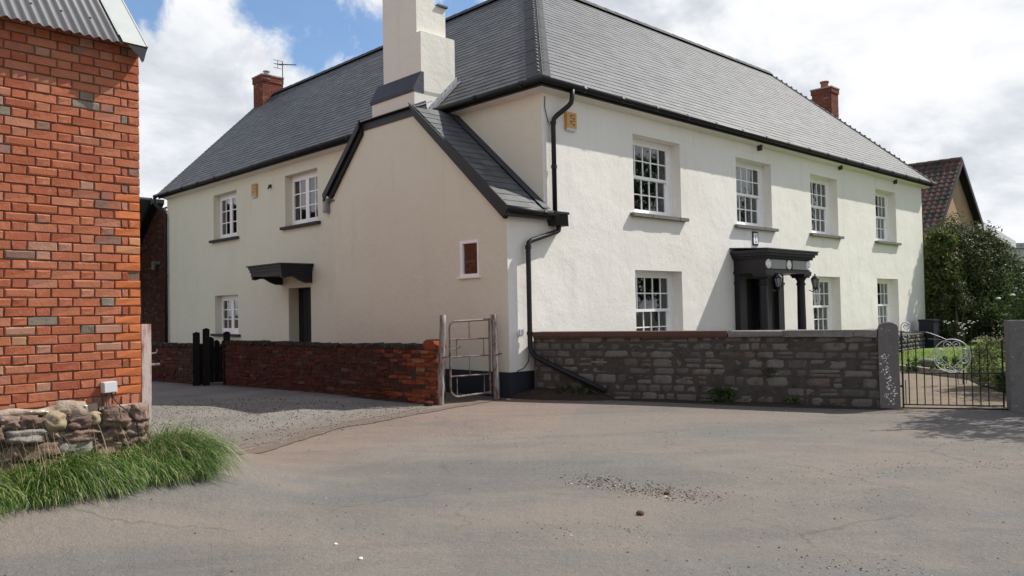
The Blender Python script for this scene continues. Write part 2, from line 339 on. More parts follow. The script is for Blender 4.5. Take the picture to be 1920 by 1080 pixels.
M['clod'] = mat('red_brown_clod', (.11, .05, .035), .95, vary=.3, vscale=30)
M['paleflint'] = mat('pale_chip', (.66, .64, .60), .8)

# ------------------------------------------------------------------ mesh helpers
class MB:
    def __init__(s): s.v = []; s.f = []
    def add(s, vs, fs):
        o = len(s.v); s.v += [tuple(v) for v in vs]; s.f += [tuple(i + o for i in f) for f in fs]; return s
    def box(s, x0, x1, y0, y1, z0, z1, mtx=None):
        vs = [Vector((x, y, z)) for z in (z0, z1) for y in (y0, y1) for x in (x0, x1)]
        if mtx: vs = [mtx @ v for v in vs]
        return s.add(vs, [(0, 2, 3, 1), (4, 5, 7, 6), (0, 1, 5, 4), (2, 6, 7, 3), (0, 4, 6, 2), (1, 3, 7, 5)])
    def quad(s, a, b, c, d): return s.add([a, b, c, d], [(0, 1, 2, 3)])
    def poly(s, pts): return s.add(pts, [tuple(range(len(pts)))])
    def prism(s, pts, d):
        """polygon pts extruded by vector d"""
        n = len(pts); d = Vector(d); a = [Vector(p) for p in pts]
        return s.add(a + [p + d for p in a], [tuple(range(n))[::-1], tuple(range(n, 2 * n))] + [(i, (i + 1) % n, n + (i + 1) % n, n + i) for i in range(n)])
    def tube(s, pts, r, n=8, cap=True):
        pts = [Vector(p) for p in pts]; rs = r if isinstance(r, (list, tuple)) else [r] * len(pts)
        o = len(s.v); ref = None
        for i, p in enumerate(pts):
            d = (pts[min(i + 1, len(pts) - 1)] - pts[max(i - 1, 0)]).normalized()
            if ref is None: ref = Vector((0, 0, 1)) if abs(d.z) < .9 else Vector((1, 0, 0))
            a = (ref - d * ref.dot(d)).normalized(); ref = a; b_ = d.cross(a)
            for k in range(n):
                q = 2 * math.pi * k / n
                s.v.append(tuple(p + (a * math.cos(q) + b_ * math.sin(q)) * rs[i]))
        for i in range(len(pts) - 1):
            for k in range(n):
                s.f.append((o + i * n + k, o + i * n + (k + 1) % n, o + (i + 1) * n + (k + 1) % n, o + (i + 1) * n + k))
        if cap:
            s.f.append(tuple(o + k for k in range(n))[::-1]); s.f.append(tuple(o + (len(pts) - 1) * n + k for k in range(n)))
        return s
    def lathe(s, prof, cx=0, cy=0, n=16, mtx=None):
        o = len(s.v)
        for r, z in prof:
            for k in range(n):
                q = 2 * math.pi * k / n; p = Vector((cx + r * math.cos(q), cy + r * math.sin(q), z))
                s.v.append(tuple(mtx @ p if mtx else p))
        for i in range(len(prof) - 1):
            for k in range(n): s.f.append((o + i * n + k, o + i * n + (k + 1) % n, o + (i + 1) * n + (k + 1) % n, o + (i + 1) * n + k))
        s.f.append(tuple(o + k for k in range(n))[::-1]); s.f.append(tuple(o + (len(prof) - 1) * n + k for k in range(n)))
        return s
    def mesh(s, name, m, smooth=False):
        me = bpy.data.meshes.new(name); me.from_pydata(s.v, [], s.f)
        if m: me.materials.append(m)
        if smooth:
            me.polygons.foreach_set('use_smooth', [True] * len(me.polygons))
        me.update(); return me
    def build(s, name, m, parent=None, smooth=False, mtx=None, **props):
        return place(name, s.mesh(name, m, smooth), parent, mtx, **props)
def place(name, me, parent=None, mtx=None, **props):
    o = bpy.data.objects.new(name, me); C.objects.link(o)
    if parent: o.parent = parent
    if mtx is not None: o.matrix_basis = mtx
    for k, v in props.items(): o[k] = v
    return o
def thing(name, label, cat, loc=(0, 0, 0), rz=0.0, group=None):
    o = bpy.data.objects.new(name, None); C.objects.link(o); o.location = loc; o.rotation_euler = (0, 0, rz)
    o.empty_display_size = .2
    o['label'] = label; o['category'] = cat
    if group: o['group'] = group
    return o
def frame(O, A, B, N):
    """matrix with columns A, B, N at O"""
    A = Vector(A); B = Vector(B); N = Vector(N); O = Vector(O)
    return Matrix(((A.x, B.x, N.x, O.x), (A.y, B.y, N.y, O.y), (A.z, B.z, N.z, O.z), (0, 0, 0, 1)))

def wall_mb(O, A, N, a0, a1, z0, z1, openings, depth, top=None):
    """wall face in the plane through O along A; N points inwards; openings (a0,a1,z0,z1,depth) get reveals"""
    O = Vector(O); A = Vector(A); N = Vector(N); Z = Vector((0, 0, 1)); mb = MB()
    xs = sorted({a0, a1, *[o[0] for o in openings], *[o[1] for o in openings]}); zs = sorted({z0, z1, *[o[2] for o in openings], *[o[3] for o in openings]})
    def dens(l, st):
        r = [l[0]]
        for a, b in zip(l, l[1:]):
            n = max(1, int((b - a) / st)); r += [a + (b - a) * k / n for k in range(1, n + 1)]
        return r
    xs = dens(xs, .35); zs = dens(zs, .35)
    P = lambda a, z, d=0: O + A * a + Z * z + N * d
    idx = {}
    def vi(a, z):
        k = (round(a, 4), round(z, 4))
        if k not in idx:
            idx[k] = len(mb.v); mb.v.append(tuple(P(a, z)))
        return idx[k]
    for xa, xb in zip(xs, xs[1:]):
        for za, zb in zip(zs, zs[1:]):
            cx, cz = (xa + xb) / 2, (za + zb) / 2
            if any(o[0] < cx < o[1] and o[2] < cz < o[3] for o in openings): continue
            if top and cz > top(cx): continue
            mb.f.append((vi(xa, za), vi(xb, za), vi(xb, zb), vi(xa, zb)))
    for o in openings:
        b0, b1, c0, c1 = o[:4]; d = o[4] if len(o) > 4 else depth
        mb.quad(P(b0, c0), P(b0, c0, d), P(b0, c1, d), P(b0, c1)); mb.quad(P(b1, c0, d), P(b1, c0), P(b1, c1), P(b1, c1, d))
        mb.quad(P(b0, c1), P(b0, c1, d), P(b1, c1, d), P(b1, c1)); mb.quad(P(b0, c0, d), P(b0, c0), P(b1, c0), P(b1, c0, d))
    return mb

def slab_mb(w, h, d, ch):
    """a brick: x 0..w, z 0..h, front face at y=0 set back by chamfer, body to y=d"""
    c = ch
    vs = [(0, d, 0), (w, d, 0), (w, d, h), (0, d, h), (0, c, 0), (w, c, 0), (w, c, h), (0, c, h), (c, 0, c), (w - c, 0, c), (w - c, 0, h - c), (c, 0, h - c)]
    fs = [(4, 5, 9, 8), (5, 6, 10, 9), (6, 7, 11, 10), (7, 4, 8, 11), (8, 9, 10, 11), (0, 1, 5, 4), (1, 2, 6, 5), (2, 3, 7, 6), (3, 0, 4, 7)]
    return vs, fs
def rough_slab(w, h, d, ch, rr, jit=.15):
    vs, fs = slab_mb(w, h, d, ch)
    out = []
    for i, (x, y, z) in enumerate(vs):
        j = ch * jit * (3 if i >= 8 else 1)
        out.append((x + rr.uniform(-j, j), y + (rr.uniform(-j, j) if i >= 4 else 0), z + rr.uniform(-j, j)))
    return out, fs
def stone_mb(w, h, d, rr, round_=.3, n=5, sq=3.2, rough_=.0):
    """rubble stone: a bulging quad grid, x 0..w, z 0..h, bulge towards -y"""
    vs, fs = [], []
    sx = rr.random() * 50
    for j in range(n):
        for i in range(n):
            a, b_ = i / (n - 1), j / (n - 1)
            u_, v_ = 2 * a - 1, 2 * b_ - 1
            k = 1 - round_ * .30 * (u_ * u_ * v_ * v_) * 1.2
            x = w * (.5 + .5 * u_ * k); z = h * (.5 + .5 * v_ * k)
            bul = (1 - abs(u_) ** sq) * (1 - abs(v_) ** sq)
            nz = noise.noise(Vector((a * 2 + sx, b_ * 2, sx)))
            x += w * .05 * noise.noise(Vector((a * 2, b_ * 2 + sx, 3.1))); z += h * .07 * noise.noise(Vector((a * 2 + sx, b_ * 2, 9.7)))
            if rough_: x += rough_ * w * noise.noise(Vector((a * 3.1 + sx, b_ * 3.1, 5))); z += rough_ * h * noise.noise(Vector((a * 3.1, b_ * 3.1 + sx, 7))); nz += 1.2 * noise.noise(Vector((a * 5 + sx, b_ * 5, sx)))
            vs.append((x, -d * (bul * (.75 + .5 * nz)), z))
    for j in range(n - 1):
        for i in range(n - 1): fs.append((j * n + i, j * n + i + 1, (j + 1) * n + i + 1, (j + 1) * n + i))
    ring = [i for i in range(n)] + [(j * n + n - 1) for j in range(1, n)] + [(n - 1) * n + i for i in range(n - 2, -1, -1)] + [j * n for j in range(n - 2, 0, -1)]
    o = len(vs)
    vs += [(vs[i][0], d * 1.2, vs[i][2]) for i in ring]
    m_ = len(ring)
    for k in range(m_): fs.append((ring[(k + 1) % m_], ring[k], o + k, o + (k + 1) % m_))
    return vs, fs

# ================================================================== GROUND
def sheet(name, pts, off, m, res=.5, zfn=gh, edge_noise=0.0, parent=None, **props):
    """polygon cut into a grid and laid over the ground height"""
    if edge_noise:
        q = []
        for a, b in zip(pts, pts[1:] + pts[:1]):
            a = Vector(a); b = Vector(b); n = max(1, int((b - a).length / .12)); pr = Vector((-(b - a).y, (b - a).x)).normalized()
            for k in range(n):
                p = a.lerp(b, k / n); q.append(tuple(p + pr * edge_noise * (noise.noise(Vector((p.x * 1.6, p.y * 1.6, 5))) + .5 * noise.noise(Vector((p.x * 7, p.y * 7, 2))))))
        pts = q
    bm = bmesh.new(); bm.faces.new([bm.verts.new((x, y, 0)) for x, y in pts])
    xs = [p[0] for p in pts]; ys = [p[1] for p in pts]
    for ax, lo, hi in ((0, min(xs), max(xs)), (1, min(ys), max(ys))):
        k = lo + res
        while k < hi:
            c_ = [0, 0, 0]; n_ = [0, 0, 0]; c_[ax] = k; n_[ax] = 1
            bmesh.ops.bisect_plane(bm, geom=bm.verts[:] + bm.edges[:] + bm.faces[:], plane_co=c_, plane_no=n_)
            k += res
    bmesh.ops.triangulate(bm, faces=bm.faces[:])
    for v in bm.verts: v.co.z = zfn(v.co.x, v.co.y) + off
    me = bpy.data.meshes.new(name); bm.to_mesh(me); bm.free(); me.materials.append(m)
    for p in me.polygons:
        p.use_smooth = True
        if p.normal.z < 0: p.flip()
    o = bpy.data.objects.new(name, me); C.objects.link(o)
    if parent: o.parent = parent
    for k, v in props.items(): o[k] = v
    return o
me = MB().add([(-1500, -1500, -.07), (1500, -1500, -.07), (1500, 1500, -.07), (-1500, 1500, -.07)], [(0, 1, 2, 3)]).mesh('ground', M['ground'])
place('ground', me, kind='structure')
sheet('road', [(-24, -14), (26, -14), (26, 11.5), (7.0, 11.6), (5.4, 12.0), (.2, 14.7), (-1.2, 14.2), (-7, 19), (-12, 24), (-24, 24)], 0, M['road'], .4, kind='structure')
sheet('driveway', [(-3.35, 8.15), (-3.0, 9.18), (-2.6, 10.75), (-1.95, 11.75), (-1.38, 12.75), (-1.25, 13.6), (-7.2, 18.4), (-11, 22), (-20, 20), (-14, 12), (-4.2, 8.2)], .004, M['drive'], .4, edge_noise=.10, kind='structure')
jp = [(-3.25, 8.0), (-2.9, 9.0), (-2.5, 10.6), (-1.85, 11.6), (-1.25, 12.6), (-.5, 13.7)]
jl = [(x - .04, y + .05) for x, y in jp] + [(x + .20, y - .09) for x, y in jp[::-1]]
sheet('drive_joint', jl, .008, M['joint'], .4, edge_noise=.09, kind='structure')
sheet('side_yard', [(-.2, 13.75), (.6, 14.4), (-12, 27.5), (-14, 27), (-7.1, 18.2), (-1.25, 13.35)], .008, M['joint'], .8, kind='structure')
sheet('garden_bed', [(.5, 14.25), (5.6, 11.85), (7.6, 13.2), (8.3, 17.8), (9.2, 22.2), (14, 27.4), (.6, 14.45)], .010, M['soil'], .8, kind='structure')
sheet('garden_path', [(5.5, 11.6), (6.9, 11.1), (7.9, 13.0), (8.66, 15.6), (8.52, 17.8), (8.9, 21.5), (6.6, 19.4), (6.9, 16.5)], .016, M['path'], .5, edge_noise=.06, kind='structure')
LAWN = [(8.76, 13.0), (8.76, 15.6), (8.62, 17.8), (9.4, 22), (12.6, 25.8), (17, 30.2), (30, 33), (30, 13)]
sheet('lawn', LAWN, .05, M['lawn'], .8, kind='structure')
kb = thing('path_kerb', 'low pale kerb edging the lawn beside the mossy path', 'kerb')
kpts = [(8.72, 13.2), (8.72, 15.6), (8.58, 17.8), (9.2, 21.6)]
rr = random.Random(3)
for a, b in zip(kpts, kpts[1:]):
    a = Vector((*a, 0)); b = Vector((*b, 0)); d = (b - a); L_ = d.length; d.normalize(); nr = Vector((-d.y, d.x, 0)); k = 0
    while k < L_ - .1:
        l = min(.9, L_ - k); mtx = frame(a + d * k + Vector((0, 0, rr.uniform(-.01, .01))), d, nr, (0, 0, 1))
        MB().box(.01, l - .01, -.06, .06, -.05, .14).build('kerb_stone', M['kerb'], kb, mtx=mtx); k += l

# ================================================================== HOUSE
HA = math.atan2(U.y, U.x)
house = thing('farmhouse', 'large pale rendered house with grey slate roof and white sash windows', 'house', HC, HA)
def L(p):
    p = Vector(p) - HC; return Vector((p.dot(U), p.dot(V), p.z))
CAM_L = L((0, 0, CAMZ))
sash_open = [(2.67, 4.35), (6.67, 8.36), (10.52, 12.19), (14.87, 16.49)]
low_open = [(2.65, 4.31), (10.46, 12.19), (14.81, 16.48)]
UZ = (3.44, 5.07); LZ = (.62, 2.28)
fo = [(a, b, *UZ, .25) for a, b in sash_open] + [(a, b, *LZ, .25) for a, b in low_open] + [(6.93, 7.87, .12, 2.25, .3)]
EZ = 5.56
wall_mb((0, 0, 0), (1, 0, 0), (0, 1, 0), 0, 18.8, 0, EZ, fo, .25).build('front_wall', M['render_front'], house)
so_ = [(12.30, 13.87, 3.80, 5.17, .2), (7.80, 9.45, 3.82, 5.18, .2), (12.26, 13.82, .97, 2.12, .2), (8.18, 9.32, .1, 2.2, .32)]
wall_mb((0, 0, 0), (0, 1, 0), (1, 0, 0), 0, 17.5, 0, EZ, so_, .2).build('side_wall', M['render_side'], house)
# hidden walls
mb = MB(); mb.poly([(0, 17.5, 0), (7.3, 17.5, 0), (7.3, 17.5, EZ), (3.65, 17.5, 9.4), (0, 17.5, EZ)])
mb.quad((7.3, 17.5, 0), (7.3, 7.3, 0), (7.3, 7.3, EZ), (7.3, 17.5, EZ)); mb.quad((7.3, 7.3, 0), (18.8, 7.3, 0), (18.8, 7.3, EZ), (7.3, 7.3, EZ))
mb.quad((18.8, 0, 0), (18.8, 7.3, 0), (18.8, 7.3, EZ), (18.8, 0, EZ)); mb.build('rear_wall', M['render_front'], house)
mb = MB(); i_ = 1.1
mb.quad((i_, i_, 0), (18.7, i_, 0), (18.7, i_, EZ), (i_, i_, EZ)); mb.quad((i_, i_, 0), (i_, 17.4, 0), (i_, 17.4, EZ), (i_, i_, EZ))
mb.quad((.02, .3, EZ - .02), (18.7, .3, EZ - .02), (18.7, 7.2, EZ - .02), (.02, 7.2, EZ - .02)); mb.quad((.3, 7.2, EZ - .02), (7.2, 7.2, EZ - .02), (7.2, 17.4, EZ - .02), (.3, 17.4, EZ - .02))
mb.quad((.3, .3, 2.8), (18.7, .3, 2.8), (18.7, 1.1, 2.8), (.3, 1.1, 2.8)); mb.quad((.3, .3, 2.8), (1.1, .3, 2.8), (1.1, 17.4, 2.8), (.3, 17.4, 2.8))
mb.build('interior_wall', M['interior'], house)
# extension
EX = -.93
wall_mb((0, 0, 0), (1, 0, 0), (0, 1, 0), EX, 0, 0, 3.26, [], .25).build('extension_front_wall', M['render_front'], house)
def gtop(v):
    if v < 2.45: return 3.28 + v * (2.12 / 2.45)
    if v < 4.35: return 5.40
    return 5.40 - (v - 4.35) * (1.14 / 1.15)
mb = MB(); xs = [0, .35, .74, 1.25, 1.8, 2.45, 3.0, 3.6, 4.35, 4.9, 5.5]
for a, b in zip(xs, xs[1:]):
    segs = [(0, None)] if not (a >= .74 and b <= 1.25) else [(0, 2.13), (2.79, None)]
    for z0, z1 in segs:
        mb.quad((EX, a, z0), (EX, b, z0), (EX, b, z1 if z1 else gtop(b)), (EX, a, z1 if z1 else gtop(a)))
for (a, b, c0, c1) in ((.74, .74, 2.13, 2.79), (1.25, 1.25, 2.13, 2.79)):
    mb.quad((EX, a, c0), (EX + .1, a, c0), (EX + .1, a, c1), (EX, a, c1))
mb.quad((EX, .74, 2.79), (EX + .1, .74, 2.79), (EX + .1, 1.25, 2.79), (EX, 1.25, 2.79))
mb.quad((EX, 5.5, 0), (0, 5.5, 0), (0, 5.5, 4.26), (EX, 5.5, 4.26))
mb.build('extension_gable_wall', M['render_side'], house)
# plinth strip
mb = MB(); mb.box(EX - .02, 0, -.02, .05, -.1, .44).box(EX - .021, EX + .05, -.019, 5.5, -.1, .441).box(-.02, .05, 5.52, 8.17, -.1, .44).box(-.02, .05, 9.33, 17.5, -.1, .44).box(.001, 6.4, -.018, .05, -.1, .30).box(8.6, 18.8, -.018, .05, -.1, .30)
mb.build('plinth', M['plinth'], house)

# ---- roofs
RZ = 5.64; s2 = math.sqrt(.5)
slate_pool = []
slate_rest = MB()
def slope_slates(O, A, S, N, lo, hi, smax, gauge=.165, wid=.30, rest=None, pool=None, cut=None, tag_=0):
    O, A, S, N = map(Vector, (O, A, S, N)); n = int(smax / gauge); rest = rest if rest is not None else slate_rest
    for i in range(n):
        s = i * gauge; a0 = lo(s + gauge * .5); a1 = hi(s + gauge * .5); k = a0 - (i % 2) * wid * .5
        while k < a1:
            x0 = max(k, a0); x1 = min(k + wid, a1); k += wid
            if x1 - x0 < .04: continue
            if cut and cut((x0 + x1) / 2, s): continue
            lift = .017 + R.uniform(-.002, .002); sk = R.uniform(-.0025, .0025); gp = .0015
            full = (x1 - x0) > wid - 1e-4
            P0 = O + A * x0 + S * (s + sk); c_ = P0 + A * .15
            ln = min(gauge * 1.5, smax - s)
            if full and pool is not None:
                ang = (lift - .004) / ln
                S2 = (S - N * ang).normalized(); N2 = A.cross(S2)
                pool.append(((c_ - CAM_L).length, frame(P0 + N * lift, A, S2, N2), i))
            else:
                q = [P0 + A * gp + N * lift, P0 + A * (x1 - x0 - gp) + N * lift, P0 + A * (x1 - x0 - gp) + S * ln + N * .004, P0 + A * gp + S * ln + N * .004]
                rest.add(q + [p - N * .011 for p in q], [(0, 1, 2, 3), (0, 4, 5, 1), (1, 5, 6, 2), (3, 7, 4, 0)])
roof = MB()
roof.poly([(-.25, -.25, RZ), (19.25, -.25, RZ), (15.35, 3.65, RZ + 3.9), (3.65, 3.65, RZ + 3.9)])
roof.poly([(-.25, -.25, RZ), (3.65, 3.65, RZ + 3.9), (3.65, 17.72, RZ + 3.9), (-.25, 17.72, RZ)])
roof.poly([(19.25, -.25, RZ), (19.25, 7.55, RZ), (15.35, 3.65, RZ + 3.9)])
roof.poly([(19.25, 7.55, RZ), (7.55, 7.55, RZ), (3.65, 3.65, RZ + 3.9), (15.35, 3.65, RZ + 3.9)])
roof.poly([(7.55, 7.55, RZ), (7.55, 17.72, RZ), (3.65, 17.72, RZ + 3.9), (3.65, 3.65, RZ + 3.9)])
roof_o = roof.build('roof', M['slate_under'], house)
pool = []
slope_slates((-.25, -.25, RZ), (1, 0, 0), (0, s2, s2), (0, -s2, s2), lambda s: s * s2, lambda s: 19.5 - s * s2, 5.5, pool=pool)
def chim_cut(x, s):                        # x from v=17.72 downwards
    v = 17.72 - x; u = -.25 + s * s2
    return 2.85 < v < 4.1 and u < .3
slope_slates((-.25, 17.72, RZ), (0, -1, 0), (s2, 0, s2), (-s2, 0, s2), lambda s: 0, lambda s: 17.97 - s * s2, 5.5, pool=pool, cut=chim_cut)
slope_slates((19.25, -.25, RZ), (0, 1, 0), (-s2, 0, s2), (s2, 0, s2), lambda s: s * s2, lambda s: 7.8 - s * s2, 5.5)
slope_slates((19.25, 7.55, RZ), (-1, 0, 0), (0, -s2, s2), (0, s2, s2), lambda s: s * s2, lambda s: 11.7 + s * s2, 5.5, gauge=.33, wid=.6)
slope_slates((7.55, 7.55, RZ), (0, 1, 0), (-s2, 0, s2), (s2, 0, s2), lambda s: -s * s2, lambda s: 10.17, 5.5, gauge=.33, wid=.6)
pool.sort(key=lambda t: t[0])
rr = random.Random(5); slate_meshes = []
for k in range(6):
    w, l, j = .297, .245, rr.uniform(-.002, .002)
    vs = [(0, j, 0), (w, -j, 0), (w, l, 0), (0, l, 0), (.002, j + .002, -.011), (w - .002, -j + .002, -.011), (w, l, -.011), (0, l, -.011)]
    slate_meshes.append(MB().add(vs, [(0, 1, 2, 3), (0, 4, 5, 1), (1, 5, 6, 2), (2, 6, 7, 3), (3, 7, 4, 0), (4, 7, 6, 5)]).mesh('slate', M['slate']))
for d, mtx, i in pool[:300]: place('slate', R.choice(slate_meshes), roof_o, mtx)
for d, mtx, i in pool[300:]:
    q = [mtx @ Vector(p) for p in ((0.0015, 0, 0), (.2985, 0, 0), (.2985, .245, 0), (.0015, .245, 0))]; N = mtx.to_3x3() @ Vector((0, 0, 1))
    slate_rest.add(q + [p - N * .011 for p in q], [(0, 1, 2, 3), (0, 4, 5, 1), (1, 5, 6, 2), (3, 7, 4, 0)])
slate_rest.build('slates', M['slate'], roof_o, kind='stuff')
# hip covers and ridge tiles
def strip(P, Q, A, Nn, w, pieces, name, m, parent, t=.022):
    P, Q, A, Nn = map(Vector, (P, Q, A, Nn))
    for k in range(pieces):
        a = P.lerp(Q, k / pieces); b = P.lerp(Q, (k + 1) / pieces) - (Q - P).normalized() * .003
        l0 = t + .004; l1 = t
        MB().prism([a + Nn * l0, a + A * w + Nn * l0, b + A * w + Nn * l1, b + Nn * l1], -Nn * .02).build(name, m, parent)
hp0, hp1 = (-.27, -.27, RZ), (3.65, 3.65, RZ + 3.92)
strip(hp0, hp1, (1, 0, 0), (0, -s2, s2), .22, 9, 'hip_tile', M['ridge'], roof_o)
strip(hp0, hp1, (0, 1, 0), (-s2, 0, s2), .36, 9, 'hip_tile', M['ridge'], roof_o)
strip((19.27, -.27, RZ), (15.35, 3.65, RZ + 3.92), (-1, 0, 0), (0, -s2, s2), .20, 5, 'hip_tile', M['ridge'], roof_o)
strip((19.27, -.27, RZ), (15.35, 3.65, RZ + 3.92), (0, 1, 0), (s2, 0, s2), .14, 11, 'hip_tile', M['ridge'], roof_o)
rt_me = MB().add([(0, -.15, -.10), (0, -.02, .045), (0, .02, .045), (0, .15, -.10), (.445, -.15, -.105), (.445, -.02, .037), (.445, .02, .037), (.445, .15, -.105)],
                 [(0, 1, 5, 4), (1, 2, 6, 5), (2, 3, 7, 6), (0, 3, 2, 1), (4, 5, 6, 7)]).mesh('ridge_tile', M['ridge'])
k = 3.65
while k < 15.2: place('ridge_tile', rt_me, roof_o, Matrix.Translation((k, 3.65, RZ + 3.95)) @ Matrix.Rotation(R.uniform(-.012, .012), 4, 'Z')); k += .45
k = 3.9
while k < 17.4: place('ridge_tile', rt_me, roof_o, Matrix.Translation((3.65, k, RZ + 3.95)) @ Matrix.Rotation(math.pi / 2 + R.uniform(-.012, .012), 4, 'Z')); k += .45
MB().prism([(-.27, 17.73, RZ - .02), (3.65, 17.73, RZ + 3.9), (3.65, 17.73, RZ + 3.78), (-.27, 17.73, RZ - .14)], (0, .03, 0)).build('verge_board', M['blackwood'], house)
# eaves: fascia, soffit, gutter
mb = MB(); mb.box(-.22, 19.22, -.22, -.19, 5.49, 5.62).box(-.22, -.19, -.19, 2.75, 5.49, 5.62).box(-.22, -.19, 4.25, 17.7, 5.49, 5.62).box(19.19, 19.22, -.19, 7.5, 5.49, 5.62)
mb.build('fascia', M['blackwood'], house)
mb = MB(); zi = 5.50
mb.quad((-.19, -.19, zi), (19.19, -.19, zi), (19.19, .02, 5.44), (.02, .02, 5.44)); mb.quad((-.19, -.19, zi), (.02, .02, 5.44), (.02, 17.5, 5.44), (-.19, 17.5, zi))
mb.quad((19.19, -.19, zi), (19.19, 7.4, zi), (18.78, 7.4, 5.44), (18.78, .02, 5.44))
mb.build('soffit', M['render_front'], house)
def gutter(pts, name='gutter', r=.06, parent=house):
    mb = MB(); mb.tube(pts, r, 10)
    a, b = Vector(pts[0]), Vector(pts[-1])
    o = mb.build(name, M['black'], parent, smooth=True)
    c_ = MB()
    for p, q in zip(pts, pts[1:]):
        p, q = Vector(p), Vector(q); l = (q - p).length; n = int(l / 1.15)
        for k in range(1, n + 1):
            t_ = p.lerp(q, k / (n + .4)); d = (q - p).normalized(); MB().tube([t_ - d * .035, t_ + d * .035], r * 1.16, 8).build('gutter_joint', M['black'], o)
    return o
gutter([(-.29, 2.75, 5.585), (-.29, -.29, 5.585), (19.29, -.29, 5.585), (19.29, 3, 5.585)])
gutter([(-.29, 17.85, 5.585), (-.29, 4.25, 5.585)])
for u_, z_ in ((7.72, 5.42), (12.3, 5.44), (16.35, 5.42)):
    MB().prism([(u_ - .05, -.01, z_ + .06), (u_ + .06, -.01, z_ + .06), (u_ + .03, -.01, z_ - .08), (u_ - .0, -.01, z_ - .08)], (0, -.1, 0)).build('eaves_bracket', M['sill_dark'], house)

# extension roof
ext = MB()
ext.quad((EX - .12, -.14, 3.26), (.02, -.14, 3.26), (.02, 2.5, 5.52), (EX - .12, 2.5, 5.52))
ext.quad((EX - .12, 5.72, 4.17), (.02, 5.72, 4.17), (.02, 4.3, 5.52), (EX - .12, 4.3, 5.52))
ext.quad((EX - .12, 2.5, 5.52), (.02, 2.5, 5.52), (.02, 4.3, 5.52), (EX - .12, 4.3, 5.52))
ext_o = ext.build('extension_roof', M['slate_under'], house)
er = MB(); a_ = Vector((0, 2.64, 2.26)).normalized(); nn = Vector((1, 0, 0)).cross(a_)
epool = []
slope_slates((EX - .10, -.16, 3.27), (1, 0, 0), a_, nn, lambda s: 0, lambda s: .83, 3.46, gauge=.2, wid=.277, rest=er, pool=None)
rr = random.Random(9); n_e = len(er.v) // 8
for k in range(n_e):
    vs = er.v[k * 8:k * 8 + 8]; MB().add(vs, [(0, 1, 2, 3), (0, 4, 5, 1), (1, 5, 6, 2), (3, 7, 4, 0), (2, 6, 7, 3)]).build('slate', M['slate'], ext_o)
slope_slates((.02, 5.74, 4.17), (-1, 0, 0), Vector((0, -1.42, 1.35)).normalized(), Vector((0, 1.35, 1.42)).normalized(), lambda s: 0, lambda s: 1.05, 1.9, gauge=.2, wid=.28, rest=(er2 := MB()))
er2.build('slates', M['slate'], ext_o, kind='stuff')
# abutment flashing along the side wall, black bargeboards
nv = nn
MB().prism([(-.19, -.16, 3.29 + .02), (-.004, -.16, 3.31), (-.004, 2.5, 5.60), (-.19, 2.5, 5.58)], nv * .012).build('abutment_flashing', M['lead'], house)
MB().prism([(EX - .14, -.22, 3.13), (EX - .14, 2.52, 5.48), (EX - .14, 2.58, 5.60), (EX - .14, -.16, 3.30)], (.035, 0, 0)).prism([(EX - .10, -.16, 3.28), (EX - .10, 2.52, 5.56), (EX - .10, 2.52, 5.35), (EX - .10, -.02, 3.08)], (.09, 0, 0)).build('bargeboard', M['blackwood'], house)
MB().prism([(EX - .14, 5.76, 4.02), (EX - .14, 4.32, 5.40), (EX - .14, 4.30, 5.56), (EX - .14, 5.80, 4.17)], (.035, 0, 0)).prism([(EX - .08, 5.70, 4.14), (EX - .08, 4.32, 5.50), (EX - .08, 4.32, 5.28), (EX - .08, 5.58, 4.06)], (.09, 0, 0)).build('bargeboard', M['blackwood'], house)
MB().box(EX - .12, .08, -.17, -.14, 3.12, 3.26).box(EX - .12, -.02, -.14, .0, 3.13, 3.16).build('extension_fascia', M['blackwood'], house)
gutter([(EX - .18, -.22, 3.235), (.14, -.22, 3.215)], r=.055)
# hopper and pipes
MB().prism([(.02, -.02, 3.22), (.02, -.26, 3.22), (.10, -.20, 3.02), (.10, -.02, 3.02)], (.34, 0, 0)).box(.0, .38, -.28, -.02, 3.22, 3.26).build('hopper', M['black'], house)
def pipe(pts, r, name, clips=()):
    # round the corners a little
    P = [Vector(p) for p in pts]; q = [P[0]]
    for a, b, c_ in zip(P, P[1:], P[2:]):
        d1 = (a - b); d2 = (c_ - b); e = min(.09, d1.length * .4, d2.length * .4); q += [b + d1.normalized() * e, b + (d1.normalized() + d2.normalized()) * e * .22, b + d2.normalized() * e]
    q.append(P[-1]); o = MB().tube(q, r, 10).build(name, M['black'], house, smooth=True)
    for p in clips:
        p = Vector(p); MB().tube([p - Vector((0, 0, .03)), p + Vector((0, 0, .03))], r * 1.25, 10).build('pipe_clip', M['black'], o)
    return o
pipe([(.52, -.29, 5.55), (.52, -.27, 5.28), (.20, -.09, 4.98), (.20, -.09, 3.24)], .045, 'downpipe', [(.20, -.09, 4.9), (.2, -.09, 4.1)])
e1 = L((1.52, 13.36, .14)); e0 = L((.40, 13.93, .68))
pipe([(.26, -.12, 3.06), (.26, -.12, 2.93), (-.54, -.12, 2.70), (-.54, -.12, .80), tuple(e0), tuple(e1)], .045, 'downpipe', [(-.54, -.12, 2.6), (-.54, -.12, 1.1)])
pipe([(-.29, 17.85, 5.53), (-.31, 17.72, 5.28), (-.09, 17.42, 4.95), (-.09, 17.42, .1)], .05, 'downpipe', [(-.09, 17.42, 4.8), (-.09, 17.42, 2.9)])
MB().tube([(.07, -.02, 5.38), (.06, -.02, 5.18), (.10, -.02, 5.05), (.14, -.03, 4.9)], .008, 5).build('cable', M['black'], house)
MB().tube([(-.47, -.03, .80), (-.50, -.03, .60), (-.60, -.03, .50), (-.78, -.03, .45)], .008, 5).build('cable', M['black'], house)
